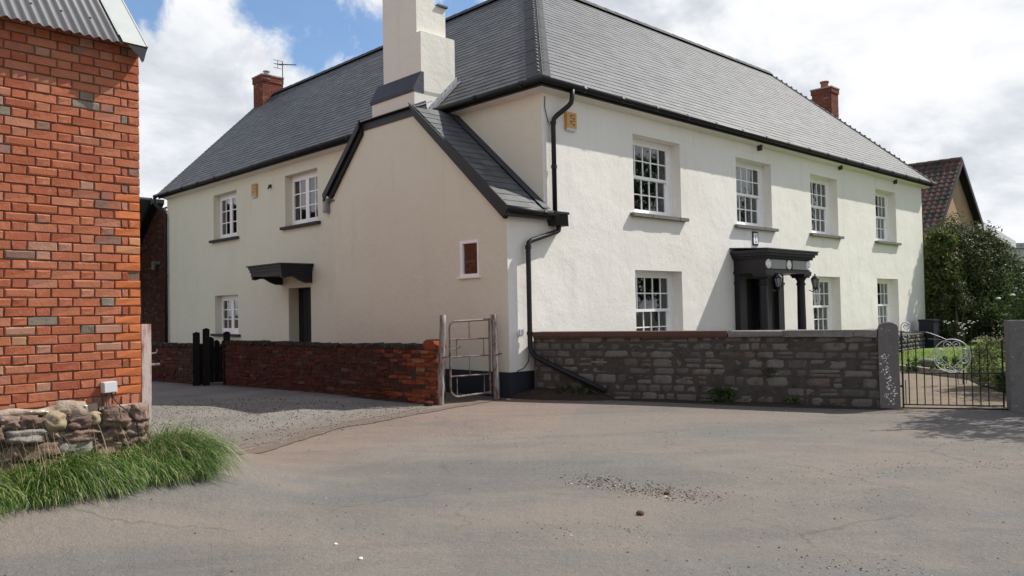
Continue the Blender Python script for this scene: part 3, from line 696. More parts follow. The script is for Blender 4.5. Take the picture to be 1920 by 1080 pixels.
# chimney stack on the extension
st = MB(); st.box(EX, -.4, 2.45, 4.35, 5.40, 5.47).box(-.74, .25, 2.80, 4.28, 5.4, 5.98).box(-.56, .33, 2.80, 4.10, 5.9, 7.19).box(-.561, .20, 2.93, 4.099, 7.18, 7.86).box(-.562, -.12, 2.931, 4.098, 7.85, 9.7)
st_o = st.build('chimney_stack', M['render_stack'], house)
MB().box(.0 - .02, .24, 2.88, 4.14, 7.86, 7.90).build('coping', M['lead'], st_o)
MB().lathe([(.13, 9.7), (.12, 10.05), (.14, 10.1)], -.35, 3.3).lathe([(.13, 9.7), (.12, 10.05), (.14, 10.1)], -.35, 3.8).build('chimney_pot', M['pot'], st_o)
MB().prism([(EX - .03, 2.42, 5.36), (EX - .03, 2.42, 5.50), (-.75, 2.42, 5.66), (-.70, 2.42, 5.36)], (0, 1.95, 0)).build('lead_apron', M['lead'], st_o)
MB().prism([(-.77, 2.79, 5.93), (-.77, 2.79, 6.0), (-.57, 2.79, 6.36), (-.5, 2.79, 6.36), (-.5, 2.79, 5.93)], (0, 1.52, 0)).build('lead_shoulder', M['lead'], st_o)
mb = MB(); n_ = 7
for k in range(n_):
    u0_, u1_ = -.36 + k * .105, -.36 + (k + 1) * .105
    mb.prism([(u0_, 2.785, RZ + u0_ + .27), (u1_ - .008, 2.785, RZ + u1_ + .27), (u1_ - .008, 2.785, RZ + u1_ + .40), (u0_, 2.785, RZ + u0_ + .40)], (0, .02, 0))
    mb.prism([(u0_, 2.785, RZ + u0_ + .275), (u1_ - .008, 2.785, RZ + u1_ + .275), (u1_ - .008, 2.66, RZ + u1_ + .285), (u0_, 2.66, RZ + u0_ + .285)], (-.008, 0, .008))
mb.build('stepped_flashing', M['lead_bright'], st_o)
MB().prism([(-.98, 2.40, 5.50), (-.60, 2.40, 5.66), (-.60, 2.78, 5.66), (-.98, 2.62, 5.52)], (0, 0, .02)).build('flashing_corner', M['lead_bright'], st_o)

# brick chimneys
def brick_stack(name, x0, x1, y0, y1, z0, z1, corbel, pots, parent=house):
    o = MB().box(x0 + .012, x1 - .012, y0 + .012, y1 - .012, z0, z1 - .01).build(name, M['mortar'], parent)
    bm_ = MB(); rr = random.Random(hash(name) % 100 + 4); z = z0; i = 0
    while z < z1 - .02:
        g = .03 if z > z1 - corbel else 0
        for (a0, a1, fixed, ax, sgn) in ((x0, x1, y0, 0, -1), (y0, y1, x0, 1, -1), (x0, x1, y1, 0, 1), (y0, y1, x1, 1, 1)):
            a0 -= g; a1 += g; k = a0 - (.11 if i % 2 else 0)
            while k < a1 - .01:
                p, q = max(k, a0), min(k + .215, a1); k += .225
                if q - p < .03: continue
                f0 = fixed + sgn * g; d = rr.uniform(0, .004)
                if ax == 0: bm_.box(p, q, min(f0, f0 - sgn * .03) - (d if sgn < 0 else 0), max(f0, f0 - sgn * .03), z, z + .066)
                else: bm_.box(min(f0, f0 - sgn * .03), max(f0, f0 - sgn * .03), p, q, z, z + .066)
        z += .075; i += 1
    bm_.build('bricks', M['chimbrick'], o, kind='stuff')
    MB().box(x0 - .05, x1 + .05, y0 - .05, y1 + .05, z1, z1 + .05).build('capping', M['render_patch'], o)
    for px, py, r_, h_ in pots: MB().lathe([(r_, z1 + .04), (r_ * .9, z1 + h_ - .06), (r_ * 1.12, z1 + h_ - .05), (r_ * 1.12, z1 + h_)], px, py, 14).build('chimney_pot', M['pot'], o, smooth=False)
    return o
lc = brick_stack('brick_chimney', 3.16, 3.95, 16.85, 17.55, 8.6, 10.16, .26, [])
MB().lathe([(.10, 10.2), (.10, 10.42), (.02, 10.44)], 3.55, 17.3, 10).lathe([(.13, 10.44), (.13, 10.47), (.03, 10.5)], 3.55, 17.3, 10).build('flue_cowl', M['lead_bright'], lc)
MB().prism([(3.13, 16.835, RZ + 3.38), (3.9, 16.835, RZ + 4.1), (3.9, 16.835, RZ + 3.9), (3.13, 16.835, RZ + 3.2)], (0, .01, 0)).build('stepped_flashing', M['lead_bright'], lc)
brick_stack('brick_chimney', 18.95, 19.55, 3.1, 3.85, 0.0, 9.62, .24, [(19.25, 3.48, .15, .34)])
# television aerial
ae = MB(); ae.tube([(3.66, 16.3, 9.4), (3.66, 16.3, 10.62)], .018, 6).tube([(3.66, 16.62, 10.60), (3.66, 15.35, 10.28)], .012, 5)
for k in range(9): p = Vector((3.66, 16.6 - k * .14, 10.59 - k * .036)); ae.tube([p - Vector((.16 - k * .01, 0, 0)), p + Vector((.16 - k * .01, 0, 0))], .006, 4)
for dz_ in (-.14, 0, .14): ae.tube([(3.5, 16.66, 10.6 + dz_), (3.82, 16.66, 10.6 + dz_)], .01, 4)
ae.tube([(3.66, 16.66, 10.45), (3.66, 16.66, 10.75)], .01, 4)
ae.build('television_aerial', M['lead'], house)

# ---- windows
def ring(mb, x0, x1, z0, z1, y0, y1, l, r_, b, t):
    mb.box(x0, x0 + l, y0, y1, z0, z1).box(x1 - r_, x1, y0, y1, z0, z1).box(x0 + l, x1 - r_, y0 + .001, y1 - .001, z0, z0 + b).box(x0 + l, x1 - r_, y0 + .001, y1 - .001, z1 - t, z1)
def glazing(mb, x0, x1, z0, z1, nx, nz, y0, y1, bar):
    cells = []
    pw = (x1 - x0 - bar * (nx - 1)) / nx; ph = (z1 - z0 - bar * (nz - 1)) / nz
    for i in range(1, nx): a = x0 + i * pw + (i - 1) * bar; mb.box(a, a + bar, y0, y1, z0, z1)
    for j in range(1, nz): a = z0 + j * ph + (j - 1) * bar; mb.box(x0, x1, y0 + .003, y1 - .003, a, a + bar)
    for i in range(nx):
        for j in range(nz): cells.append((x0 + i * (pw + bar), z0 + j * (ph + bar), pw, ph))
    return cells
pane_cache = {}
def pane(w, h, parent, x, y, z):
    k = (round(w, 2), round(h, 2))
    if k not in pane_cache: pane_cache[k] = MB().box(-.003, w + .003, 0, .004, -.003, h + .003).mesh('pane', M['glass'])
    place('pane', pane_cache[k], parent, Matrix.Translation((x, y, z)) @ Matrix.Rotation(R.uniform(-.004, .004), 4, 'Z') @ Matrix.Rotation(R.uniform(-.004, .004), 4, 'X'))
def curtain_mb(x0, x1, z0, z1, y, wav=.02, per=.14, n=None):
    mb = MB(); n = n or int((x1 - x0) / .02); vs = []
    for k in range(n + 1):
        x = x0 + (x1 - x0) * k / n; yy = y + wav * math.sin(x / per * 2 * math.pi) + wav * .4 * math.sin(x / per * 3.7)
        vs += [(x, yy, z0), (x + .004 * math.sin(x * 9), yy, z1)]
    return mb.add(vs, [(2 * k, 2 * k + 2, 2 * k + 3, 2 * k + 1) for k in range(n)])
def sash_window(mtx, w, h, curtains, label=None):
    mb = MB(); ring(mb, 0, w, 0, h, 0, .14, .10, .10, .05, .08)
    wn = mb.build('sash_window', M['white'], house, mtx=mtx)
    half = h * .515
    for (z0, z1, y0, bot, top_) in ((h - half, h - .08, .02, .06, .06), (.05, h - half + .045, .07, .10, .05)):
        mb = MB(); x0, x1 = .10, w - .10
        ring(mb, x0, x1, z0, z1, y0, y0 + .045, .05, .05, bot, top_)
        cells = glazing(mb, x0 + .05, x1 - .05, z0 + bot, z1 - top_, 5, 2, y0 + .008, y0 + .038, .025)
        mb.build('sash', M['white'], wn)
        for (x, z, pw, ph) in cells: pane(pw, ph, wn, x, y0 + .02, z)
    for (a, b, z0, z1) in curtains: curtain_mb(a * w, b * w, z0 * h, z1 * h, .30).build('curtain', M['curtain'], wn)
    return wn
def sill(mtx, w, d, m=None, hgt=.07, side=.14):
    mb = MB(); rr = random.Random(int(w * 1000)); n = 6
    for k in range(n):
        x0 = -side + (w + 2 * side) * k / n; x1 = -side + (w + 2 * side) * (k + 1) / n; j = rr.uniform(-.006, .006)
        mb.box(x0, x1 + .0005 * k, -d - .10 + j, .26, -hgt, 0 + j * .5)
    return mb
cur = {0: [(.0, .12, .05, .97)], 1: [(.02, .80, .06, .96)], 2: [(.02, .72, .06, .96)], 3: [(.02, .40, .06, .96), (.50, .62, .5, .96)]}
for k, (a, b) in enumerate(sash_open):
    wn = sash_window(Matrix.Translation((a, .25, UZ[0])), b - a, UZ[1] - UZ[0], cur[k])
    w = b - a
    sill(None, w, .0).build('window_sill', M['sill'], wn, mtx=Matrix.Translation((0, -.25, 0)))
    MB().box(-.02, w + .02, -.10, .0, -.012, .028).build('sill_board', M['white'], wn)
for k, (a, b) in enumerate(low_open):
    wn = sash_window(Matrix.Translation((a, .25, LZ[0])), b - a, LZ[1] - LZ[0], [(.86, .98, .05, .97)] if k < 2 else [(.9, .98, .05, .97)])
    sill(None, b - a, .0).build('window_sill', M['sill'], wn, mtx=Matrix.Translation((0, -.25, 0)))
def side_frame(u, v, z): return frame((u, v, z), (0, -1, 0), (1, 0, 0), (0, 0, 1))
def casement(mtx, w, h, curt):
    mb = MB(); ring(mb, 0, w, 0, h, 0, .09, .07, .07, .07, .08)
    wn = mb.build('casement_window', M['white'], house, mtx=mtx)
    for x0, x1 in ((.07, w / 2 + .0), (w / 2 + .001, w - .07)):
        mb = MB(); ring(mb, x0, x1, .07, h - .08, -.012, .045, .075, .075, .10, .08)
        cells = glazing(mb, x0 + .075, x1 - .075, .17, h - .16, 2, 3, .0, .03, .028)
        mb.build('casement', M['white'], wn)
        for (x, z, pw, ph) in cells: pane(pw, ph, wn, x, .012, z)
    for (a, b) in curt: curtain_mb(a * w, b * w, .06, h - .06, .24, .025, .17).build('curtain', M['curtain'], wn)
    return wn
for (v0, v1, z0, z1, d), cu in zip(so_[:3], ([(.02, .16), (.30, .60), (.66, .86)], [(.22, .60), (.64, .92)], [(.02, .98)])):
    wn = casement(side_frame(.2, v1, z0), v1 - v0, z1 - z0, cu)
    sill(None, v1 - v0, .0).build('window_sill', M['sill_dark'], wn, mtx=Matrix.Translation((0, -.2, 0)))
w, h = .51, .66
mb = MB(); ring(mb, 0, w, 0, h, -.01, .06, .07, .035, .05, .055)
wn = mb.build('small_window', M['white'], house, mtx=side_frame(EX, 1.25, 2.13))
pane(w - .105, h - .105, wn, .07, .03, .05)
MB().box(-.05, w + .05, -.05, .03, -.03, .0).build('sill_board', M['white'], wn)
MB().quad((.02, .16, 0), (w, .16, 0), (w, .16, h), (.02, .16, h)).build('dark_backing', M['interior'], wn)  # plain near-black sheet behind the small pane

# ---- side door and its hood
MB().box(.30, .36, 8.18, 9.32, .1, 2.2).build('side_door', M['doorblack'], house)
mb = MB()
for k in range(5): mb.box(.285, .30, 8.22 + k * .22, 8.42 + k * .22, .15, 2.15)
mb.build('door_board', M['doorblack'], house)
hd = MB(); HE = -.85
hd.box(HE, .0, 8.10, 9.72, 2.50, 2.72).box(HE - .05, .001, 8.05, 9.77, 2.68, 2.75).box(HE - .025, .001, 8.075, 9.745, 2.60, 2.681)
hood = hd.build('door_hood', M['purpleblack'], house)
MB().box(HE - .09, .0, 8.01, 9.81, 2.75, 2.78).build('hood_roof', M['lead'], hood)
for v_ in (8.10, 9.62):
    pts = [(0, v_, 2.52), (0, v_, 2.30), (-.18, v_, 2.30), (-.34, v_, 2.36), (-.50, v_, 2.45), (-.62, v_, 2.455), (-.76, v_, 2.41), (-.84, v_, 2.43), (-.84, v_, 2.52)]
    MB().prism(pts, (0, .09, 0)).build('hood_bracket', M['purpleblack'], hood)
# wall lamp and little fixings
lm = MB().box(-.06, 0, 6.70, 6.86, 4.17, 4.30).tube([(-.03, 6.85, 4.26), (-.03, 7.2, 4.28)], .022, 6).box(-.09, .0, 7.14, 7.42, 4.24, 4.33).build('wall_lamp', M['sill'], house)
MB().lathe([(.075, 3.98), (.085, 4.02), (.08, 4.24), (.04, 4.27)], -.06, 7.3, 12).build('lamp_jar', M['glasslamp'], lm)
MB().box(-.05, 0, 10.18, 10.28, 4.97, 5.05).tube([(-.03, 10.24, 5.0), (-.1, 10.20, 4.93)], .02, 6).build('camera_bracket', M['sill_dark'], house)
def alarm(mtx, w, h, marks):
    o = MB().prism([(0, -.07, .05), (0, -.07, h), (0, 0, h), (0, 0, 0)], (w, 0, 0)).build('alarm_box', M['alarm'], house, mtx=mtx)
    MB().prism([(0.01, -.055, .0), (0.01, -.068, .06), (.01, 0, .06), (.01, 0, -.02)], (w - .02, 0, 0)).build('strobe', M['plastic_grey'], o)
    rr = random.Random(2); mb = MB()
    for i in range(marks):
        z = h - .05 - i * (h - .12) / marks
        mb.box(w * .35, w * .82, -.0735, -.0705, z - .008, z + .004).box(w * .35 + (i % 2) * w * .3, w * .47 + (i % 2) * w * .3, -.0735, -.0705, z - .035, z - .008)
    mb.build('printed_letters', M['print'], o)
alarm(Matrix.Translation((.60, 0, 4.84)), .27, .34, 4)
alarm(side_frame(0, 11.24, 4.80), .26, .38, 3)
# bracket box on the extension corner
MB().tube([(-.70, 0, 1.10), (-.70, -.07, 1.10)], .05, 12).box(-.74, -.66, -.09, -.05, 1.07, 1.17).build('outside_tap_cover', M['plastic_grey'], house)
# house number plaque over the porch
pq = MB().box(7.34, 7.60, -.02, 0, 2.98, 3.32).build('number_plaque', M['purpleblack'], house)
MB().box(7.375, 7.565, -.026, -.0205, 3.02, 3.28).build('plaque_face', M['white'], pq)
MB().box(7.45, 7.50, -.029, -.0265, 3.05, 3.09).box(7.455, 7.47, -.029, -.0265, 3.13, 3.24).box(7.47, 7.50, -.029, -.0265, 3.225, 3.24).build('plaque_mark', M['purpleblack'], pq)

# ---- porch
PU0, PU1, PD = 6.42, 8.66, -.85
MB().box(6.93, 7.87, .28, .34, .12, 2.25).build('front_door', M['doorblack'], house)
mb = MB()
for a in (7.02, 7.44):
    for z0_, z1_ in ((.3, .95), (1.1, 2.1)): ring(mb, a, a + .34, z0_, z1_, .262, .28, .03, .03, .03, .03)
mb.build('door_panel', M['doorblack'], house)
MB().box(6.93, 6.955, -.01, .28, .1, 2.25).box(7.845, 7.87, -.01, .28, .1, 2.25).box(6.955, 7.845, -.01, .28, 2.225, 2.25).build('door_lining', M['purpleblack'], house)
pm = M['purpleblack']
po = MB().box(PU0, PU1, PD, 0, 2.26, 2.32).box(PU0 + .03, PU1 - .03, PD + .03, -.0, 2.32, 2.62).box(PU0 - .03, PU1 + .03, PD - .03, 0, 2.60, 2.66).box(PU0 - .07, PU1 + .07, PD - .07, 0, 2.66, 2.72).box(PU0 - .12, PU1 + .12, PD - .12, 0, 2.72, 2.79).build('porch', pm, house)
MB().prism([(PU0 - .14, PD - .14, 2.79), (PU1 + .14, PD - .14, 2.79), (PU1 + .14, 0, 2.85), (PU0 - .14, 0, 2.85)], (0, 0, .025)).build('porch_roof', M['lead'], po)
mb = MB()
k = PU0 + .02
while k < PU1 - .02: mb.box(k, k + .035, PD - .05, PD - .0, 2.615, 2.655); k += .07
k = PD + .05
while k < -.05: mb.box(PU0 - .055, PU0 - .0, k, k + .035, 2.615, 2.655); k += .07
mb.build('dentils', pm, po, kind='stuff')
fr = MB(); k = PU0 + .27
while k < PU1 - .26:
    if abs(k - (PU0 + PU1) / 2) > .14: fr.box(k, k + .03, PD + .012, PD + .032, 2.36, 2.57)
    k += .055
fr.build('reeded_frieze', M['scroll'], po)
def roundel(c_):
    mtx = Matrix.Translation(c_) @ Matrix.Rotation(math.pi / 2, 4, 'X')
    mb = MB(); mb.lathe([(.11, 0), (.11, .022), (.088, .03), (.075, .018), (.05, .018), (.04, .03), (.018, .036)], n=20, mtx=mtx)
    for q in range(8):
        a = q * math.pi / 4; mb.tube([mtx @ Vector((.05 * math.cos(a), .05 * math.sin(a), .02)), mtx @ Vector((.078 * math.cos(a), .078 * math.sin(a), .024))], .009, 5)
    mb.build('roundel', M['white'], po)
for u_ in (PU0 + .14, (PU0 + PU1) / 2, PU1 - .14): roundel((u_, PD + .03, 2.465))
def column(u, v, zt=2.26, r=.105):
    mb = MB(); mb.box(u - .16, u + .16, v - .16, v + .16, .0, .16).lathe([(.15, .16), (.15, .20), (.12, .25), (r, .30), (r * .97, 1.2), (r * .88, 1.98), (r * 1.1, 2.0), (r * 1.1, 2.03), (r * .9, 2.05), (r * .92, 2.10), (r * 1.35, 2.17)], u, v, 20)
    mb.box(u - .16, u + .16, v - .16, v + .16, 2.17, 2.215).box(u - .185, u + .185, v - .185, v + .185, 2.215, zt)
    mb.build('column', pm, po)
column(PU0 + .20, PD + .19); column(PU1 - .20, PD + .19)
for a, b in ((PU0 + .04, PU0 + .30), (PU1 - .34, PU1 - .06)):
    MB().box(a, b, -.14, .0, .0, 2.26).box(a - .02, b + .02, -.16, -.001, 2.02, 2.08).box(a - .02, b + .02, -.16, -.001, 0, .16).build('pilaster', pm, po)
MB().box(PU0 + .34, 6.93, -.05, .0, .1, 2.26).box(7.87, PU1 - .4, -.05, .0, .1, 2.26).box(6.93, 7.87, -.051, 0.0, 2.16, 2.26).build('door_surround', pm, po)
MB().box(PU0 - .1, PU1 + .1, PD - .1, 0, 0, .06).build('porch_step', M['cope'], po)
def lantern(u, v, z):
    mb = MB(); mb.tube([(u, v + .16, z - .06), (u, v + .08, z - .10), (u, v, z - .06), (u, v, z - .02)], .011, 6)
    mb.lathe([(.02, z - .05), (.045, z - .02), (.05, z)], u, v, 6).lathe([(.105, z + .20), (.09, z + .225), (.04, z + .28), (.015, z + .30), (.02, z + .32), (.005, z + .34)], u, v, 6)
    for q in range(6):
        a = q * math.pi / 3; mb.tube([(u + .05 * math.cos(a), v + .05 * math.sin(a), z), (u + .095 * math.cos(a), v + .095 * math.sin(a), z + .20)], .007, 4)
    o = mb.build('porch_lantern', M['iron'], po)
    MB().lathe([(.045, z + .003), (.088, z + .198)], u, v, 6).build('lantern_glass', M['glasslamp'], o)
lantern(PU0 + .30, PD - .13, 1.93); lantern(PU1 - .04, PD - .10, 1.93)

# ================================================================== BARN
barn = thing('brick_barn', 'orange red brick barn corner with corrugated metal roof and rubble stone foot', 'barn', (BK[0], BK[1], 0), math.pi / 2 - BYAW)
def B2W(x, y, z=0): return Vector((BK[0] + BU[0] * x - BU[1] * y, BK[1] + BU[1] * x + BU[0] * y, z))
rr = random.Random(21)
BT = 3.98
MB().box(-6, -.004, .014, .3, .60, BT).box(-.3, -.014, .015, 14, .60, BT).build('mortar_bed', M['mortar'], barn)
brick_cache = {}
def brick_mesh(w, h, m, ch=.006, d=.03):
    k = (round(w, 3), round(h, 3), m.name)
    if k not in brick_cache:
        brick_cache[k] = []
        for i in range(5):
            vs, fs = rough_slab(w, h, d, ch, rr, .3); brick_cache[k].append(MB().add(vs, fs).mesh('brick', m))
    return rr.choice(brick_cache[k])
rest = MB(); nb = 0
for k in range(-28, 13):
    z0 = 1.832 - (k + 1) * .0759; x = 0.0; odd = k % 2; j = 0
    seq = ([.215] + [.103, .215] * 14) if not odd else ([.095, .050, .215] + [.103, .215] * 14)
    for w in seq:
        g = .0095; x1 = x; x0 = x - w; x = x0 - g
        if k == -1 and j == 0: j += 1; continue
        lowz = z0
        if k == 12 and x0 > -.60 and False: pass
        j += 1
        yo = rr.uniform(-.0035, .0035); tilt = rr.uniform(-.006, .006)
        pos = (x0, yo, z0 + rr.uniform(-.0015, .0015))
        if x0 > -1.45:
            m = M['brick']
            if k > -11 and ((not odd and j == 1) or (odd and j == 1)): m = M['brick_orange']
            if (k, j) in ((5, 4), (2, 2), (-21, 4), (-19, 2)): m = M['brick_sooty']
            if (k, j) in ((9, 8), (4, 5), (-18, 7), (-20, 3), (6, 6)): m = M['brick_sooty'] if j % 2 else M['brick_buff']
            place('brick', brick_mesh(w, .067, m), barn, Matrix.Translation(pos) @ Matrix.Rotation(tilt, 4, 'Y')); nb += 1
        else:
            vs, fs = rough_slab(w, .067, .03, .006, rr, .3); rest.add([(a + pos[0], b + pos[1], c + pos[2]) for a, b, c in vs], fs)
# half-height closing course and upright cut bricks at the bottom
x = -.02
while x > -.50:
    w = .066; vs, fs = rough_slab(w, .088, .03, .006, rr, .5)
    MB().add(vs, fs).build('brick', M['brick'], barn, mtx=Matrix.Translation((x - w, rr.uniform(0, .008), .748)) @ Matrix.Rotation(rr.uniform(-.05, .05), 4, 'Y')); x -= .076
x = -.53
while x > -1.4:
    w = rr.choice((.215, .103)); vs, fs = rough_slab(w, .050, .03, .006, rr, .3)
    MB().add(vs, fs).build('brick', M['brick'], barn, mtx=Matrix.Translation((x - w, rr.uniform(0, .006), .788 + rr.uniform(-.004, .004)))); x -= w + .01
# bricks of the side wall round the corner
for i in range(44):
    z0 = .62 + i * .0759; y = .015 + (.11 if i % 2 else 0)
    while y < 13.7:
        w = .215; rest.box(-.016, rr.uniform(-.004, .002), y, y + w, z0, z0 + .067); y += w + .01
rest.build('bricks', M['brick'], barn, kind='stuff')
# foundation of rubble stone
MB().box(-6, -.005, -.055, .3, -.2, .70).box(-.3, -.006, -.02, 14, -.2, .70).build('foundation_bed', M['mortar_dark'], barn)
def bstone(x0, x1, z0, z1, m, d=.07, y=-.035, rnd_=.6, n=7):
    vs, fs = stone_mb(x1 - x0 + .03, z1 - z0 + .022, d, rr, rnd_ * (.45 if m is not M['stone_buff'] else 1.3), 10, 6 if m is not M['stone_buff'] else 2.4, .17 if m is not M['stone_buff'] else .02)
    MB().add(vs, fs).build('stone', m, barn, smooth=True, mtx=Matrix.Translation((x0, y, z0)) @ Matrix.Rotation(rr.uniform(-.05, .05), 4, 'Y'))
SR, SG, SB = M['stone_red'], M['stone_grey'], M['stone_buff']
for (x0, x1, z0, z1, m, d) in [(-1.12, -.99, .645, .735, SR, .06), (-.98, -.84, .635, .725, SR, .05), (-.80, -.635, .585, .735, SB, .10), (-.62, -.43, .585, .68, SR, .05), (-.455, -.365, .60, .70, SB, .05),
        (-.365, -.125, .555, .725, SR, .09), (-.125, .012, .60, .735, SR, .08), (-.17, .015, .47, .59, SR, .09), (-1.08, -.80, .515, .62, SG, .08), (-.67, -.38, .485, .575, SR, .07), (-.375, -.18, .46, .55, SR, .07),
        (-1.30, -1.09, .53, .66, SR, .07), (-1.36, -1.13, .66, .76, SR, .06), (-1.10, -.98, .40, .505, SR, .07), (-.97, -.70, .38, .50, SR, .07), (-.69, -.45, .36, .475, SG, .06), (-.44, -.20, .33, .45, SR, .07), (-.19, .015, .33, .46, SR, .08),
        (-1.3, -1.11, .38, .52, SR, .06), (-1.2, -.9, .26, .37, SR, .06), (-.89, -.6, .24, .36, SR, .06), (-.58, -.3, .22, .34, SG, .06), (-.28, .012, .20, .32, SR, .07), (-.80, -.70, .53, .585, SR, .04), (-.88, -.81, .62, .70, SR, .04), (-.70, -.62, .69, .74, SR, .03), (-.30, -.17, .57, .61, SR, .03)]:
    bstone(x0, x1, z0, z1, m, d)
rs = MB()
x = -1.4
while x > -5.8:
    z = .2
    while z < .7: w, h = rr.uniform(.16, .34), rr.uniform(.09, .16); vs, fs = stone_mb(w, h, .06, rr, .6, 5); rs.add([(a + x - w, b - .03, c + z) for a, b, c in vs], fs); z += h + .015
    x -= .27
rs.build('stones', SR, barn, smooth=True, kind='stuff')
# crumbling mortar band over the stones (lumpy sheet)
def lump_sheet(x0, x1, zf0, zf1, y, amp, nx, nz, seed):
    mb = MB()
    for i in range(nx + 1):
        for j in range(nz + 1):
            x = x0 + (x1 - x0) * i / nx; a, b = zf0(x), zf1(x); t_ = j / nz; z = a + (b - a) * t_
            e = math.sin(math.pi * min(1, max(0, t_))) ** .6
            mb.v.append((x, y - e * (amp * .5 + amp * noise.noise(Vector((x * 9 + seed, z * 9, seed)))) , z))
    for i in range(nx):
        for j in range(nz): a = i * (nz + 1) + j; mb.f.append((a, a + nz + 1, a + nz + 2, a + 1))
    return mb
lump_sheet(-1.5, -.37, lambda x: .705 - .03 * math.sin(x * 9), lambda x: .795 + .012 * math.sin(x * 17) + (.03 if -.68 < x < -.45 else 0), -.002, .055, 60, 8, 3).build('mortar_patch', M['render_patch'], barn, smooth=True)
lump_sheet(-.36, .0, lambda x: .715, lambda x: .757, -.002, .03, 24, 5, 8).build('mortar_patch', M['render_patch'], barn, smooth=True)
for (x, z, r_) in ((-.80, .765, .022), (-.765, .758, .014), (-.47, .775, .016), (-.88, .77, .010)):
    mb = MB(); mb.lathe([(.002, -.5), (.7, -.35), (1, 0), (.7, .35), (.002, .5)], n=9, mtx=Matrix.Translation((x, -.035, z)) @ Matrix.Diagonal((r_, r_ * .5, r_ * .9, 1))).build('lichen_patch', M['lichen'], barn, smooth=True)
# utility box and cable
ub = MB().box(-.34, -.232, -.075, .0, .872, .962).build('utility_box', M['plastic_grey'], barn, mtx=Matrix.Translation((-.286, 0, .917)) @ Matrix.Rotation(-.03, 4, 'Y') @ Matrix.Translation((.286, 0, -.917)))
MB().box(-.335, -.237, -.081, -.0755, .878, .956).build('box_lid', M['plastic_grey'], ub)
MB().tube([(-.30, -.02, .875), (-.30, -.02, .80), (-.302, -.03, .74)], .007, 6).tube([(-.285, -.02, .875), (-.284, -.02, .80), (-.284, -.03, .745)], .007, 6).build('conduit', M['postwood'], ub)
MB().tube([(-.275, -.05, .875), (-.262, -.065, .82), (-.225, -.10, .755), (-.165, -.15, .69), (-.12, -.16, .62), (-.105, -.16, .50), (-.10, -.18, .36)], .006, 6).build('black_cable', M['black'], ub)
# corrugated roof
PR = math.radians(47); ca, sa = math.cos(PR), math.sin(PR); mb = MB(); y0, z0 = -.16, 3.855
n = 0; x = -6.0; xs = []
while x < -.19: xs.append(x); x += .0762 / 8
for s_ in (0, 6.5):
    for x in xs:
        hgt = .011 * math.sin((x + .19) / .0762 * 2 * math.pi)
        mb.v.append((x, y0 + s_ * ca - hgt * sa, z0 + s_ * sa + hgt * ca))
n = len(xs)
for i in range(n - 1): mb.f.append((i, i + 1, n + i + 1, n + i))
cr = mb.build('corrugated_roof', M['corr'], barn, smooth=True)
md = cr.modifiers.new('thick', 'SOLIDIFY'); md.thickness = .0025; md.offset = -1
mb = MB(); mb.quad((-6, y0 + 6.5 * ca, z0 + 6.5 * sa), (0, y0 + 6.5 * ca, z0 + 6.5 * sa), (0, y0 + 13 * ca, z0), (-6, y0 + 13 * ca, z0)); mb.build('roof_back', M['corr'], barn)
MB().poly([(-.01, .3, BT - .3), (-.01, 8.6, BT - .3), (-.01, 4.2, BT + 4.3)]).build('gable_wall', M['brick'], barn)
sc_ = MB()
for i in range(-75, -2, 3):
    for s_ in (.28, 1.2): 
        x = i * .0762 - .19 + .019; sc_.lathe([(.010, 0), (.010, .006), (.004, .010)], n=6, mtx=Matrix.Translation((x, y0 + s_ * ca - .012 * sa, z0 + s_ * sa + .012 * ca)) @ Matrix.Rotation(PR, 4, 'X'))
sc_.build('roof_screws', M['lead'], cr, kind='stuff')
N_ = Vector((0, -sa, ca)); S_ = Vector((0, ca, sa)); P0 = Vector((-.215, y0 - .015, z0 - .012)) + N_ * .020
fl = MB(); fl.prism([P0, P0 + Vector((.20, 0, 0)), P0 + Vector((.20, 0, 0)) + S_ * 6.5, P0 + S_ * 6.5], N_ * .003)
fl.prism([P0 + Vector((.20, 0, 0)), P0 + Vector((.212, 0, 0)) - N_ * .0, P0 + Vector((.212, 0, -.0)) + S_ * 6.5, P0 + Vector((.20, 0, 0)) + S_ * 6.5], N_ * .008)
fl.build('verge_flashing', M['zincflash'], barn)
fl = MB(); a = P0 + Vector((.209, 0, 0)); fl.prism([a, a - N_ * .16, a - N_ * .16 + S_ * 6.5, a + S_ * 6.5], (.003, 0, 0)); fl.build('verge_downstand', M['zincflash'], barn)
MB().prism([P0 + Vector((.03, .004, -.006)), P0 + Vector((.208, .004, -.002)), P0 + Vector((.175, .004, -.135))], (0, .003, 0)).build('flashing_end', M['darkmetal'], barn)
MB().box(-6, -.02, .012, .06, 3.90, 3.97).build('wall_plate', M['mortar_dark'], barn)

# pale post at the barn's corner
p0 = Vector((-3.42, 7.50, 0))
post = thing('gate_post', 'pale peeling wooden post standing against the brick barn corner', 'post', p0, .75)
mb = MB(); rr = random.Random(2)
for k in range(8): z0, z1 = .0 + k * .18, .0 + (k + 1) * .18; j = rr.uniform(-.002, .002); mb.box(-.042 + j, .042 + j, -.04, .04, z0, z1 - .0005)
mb.build('shaft', M['postpale'], post)
MB().box(-.03, .06, .05, .09, .1, 1.43).build('rear_batten', M['postwood'], post)
MB().tube([(.03, 0, 1.06), (.03, 0, 1.16), (.10, 0, 1.17), (.11, 0, 1.20)], .008, 6).tube([(.03, 0, 1.06), (.13, 0, 1.06)], .012, 6).build('latch', M['tube'], post)

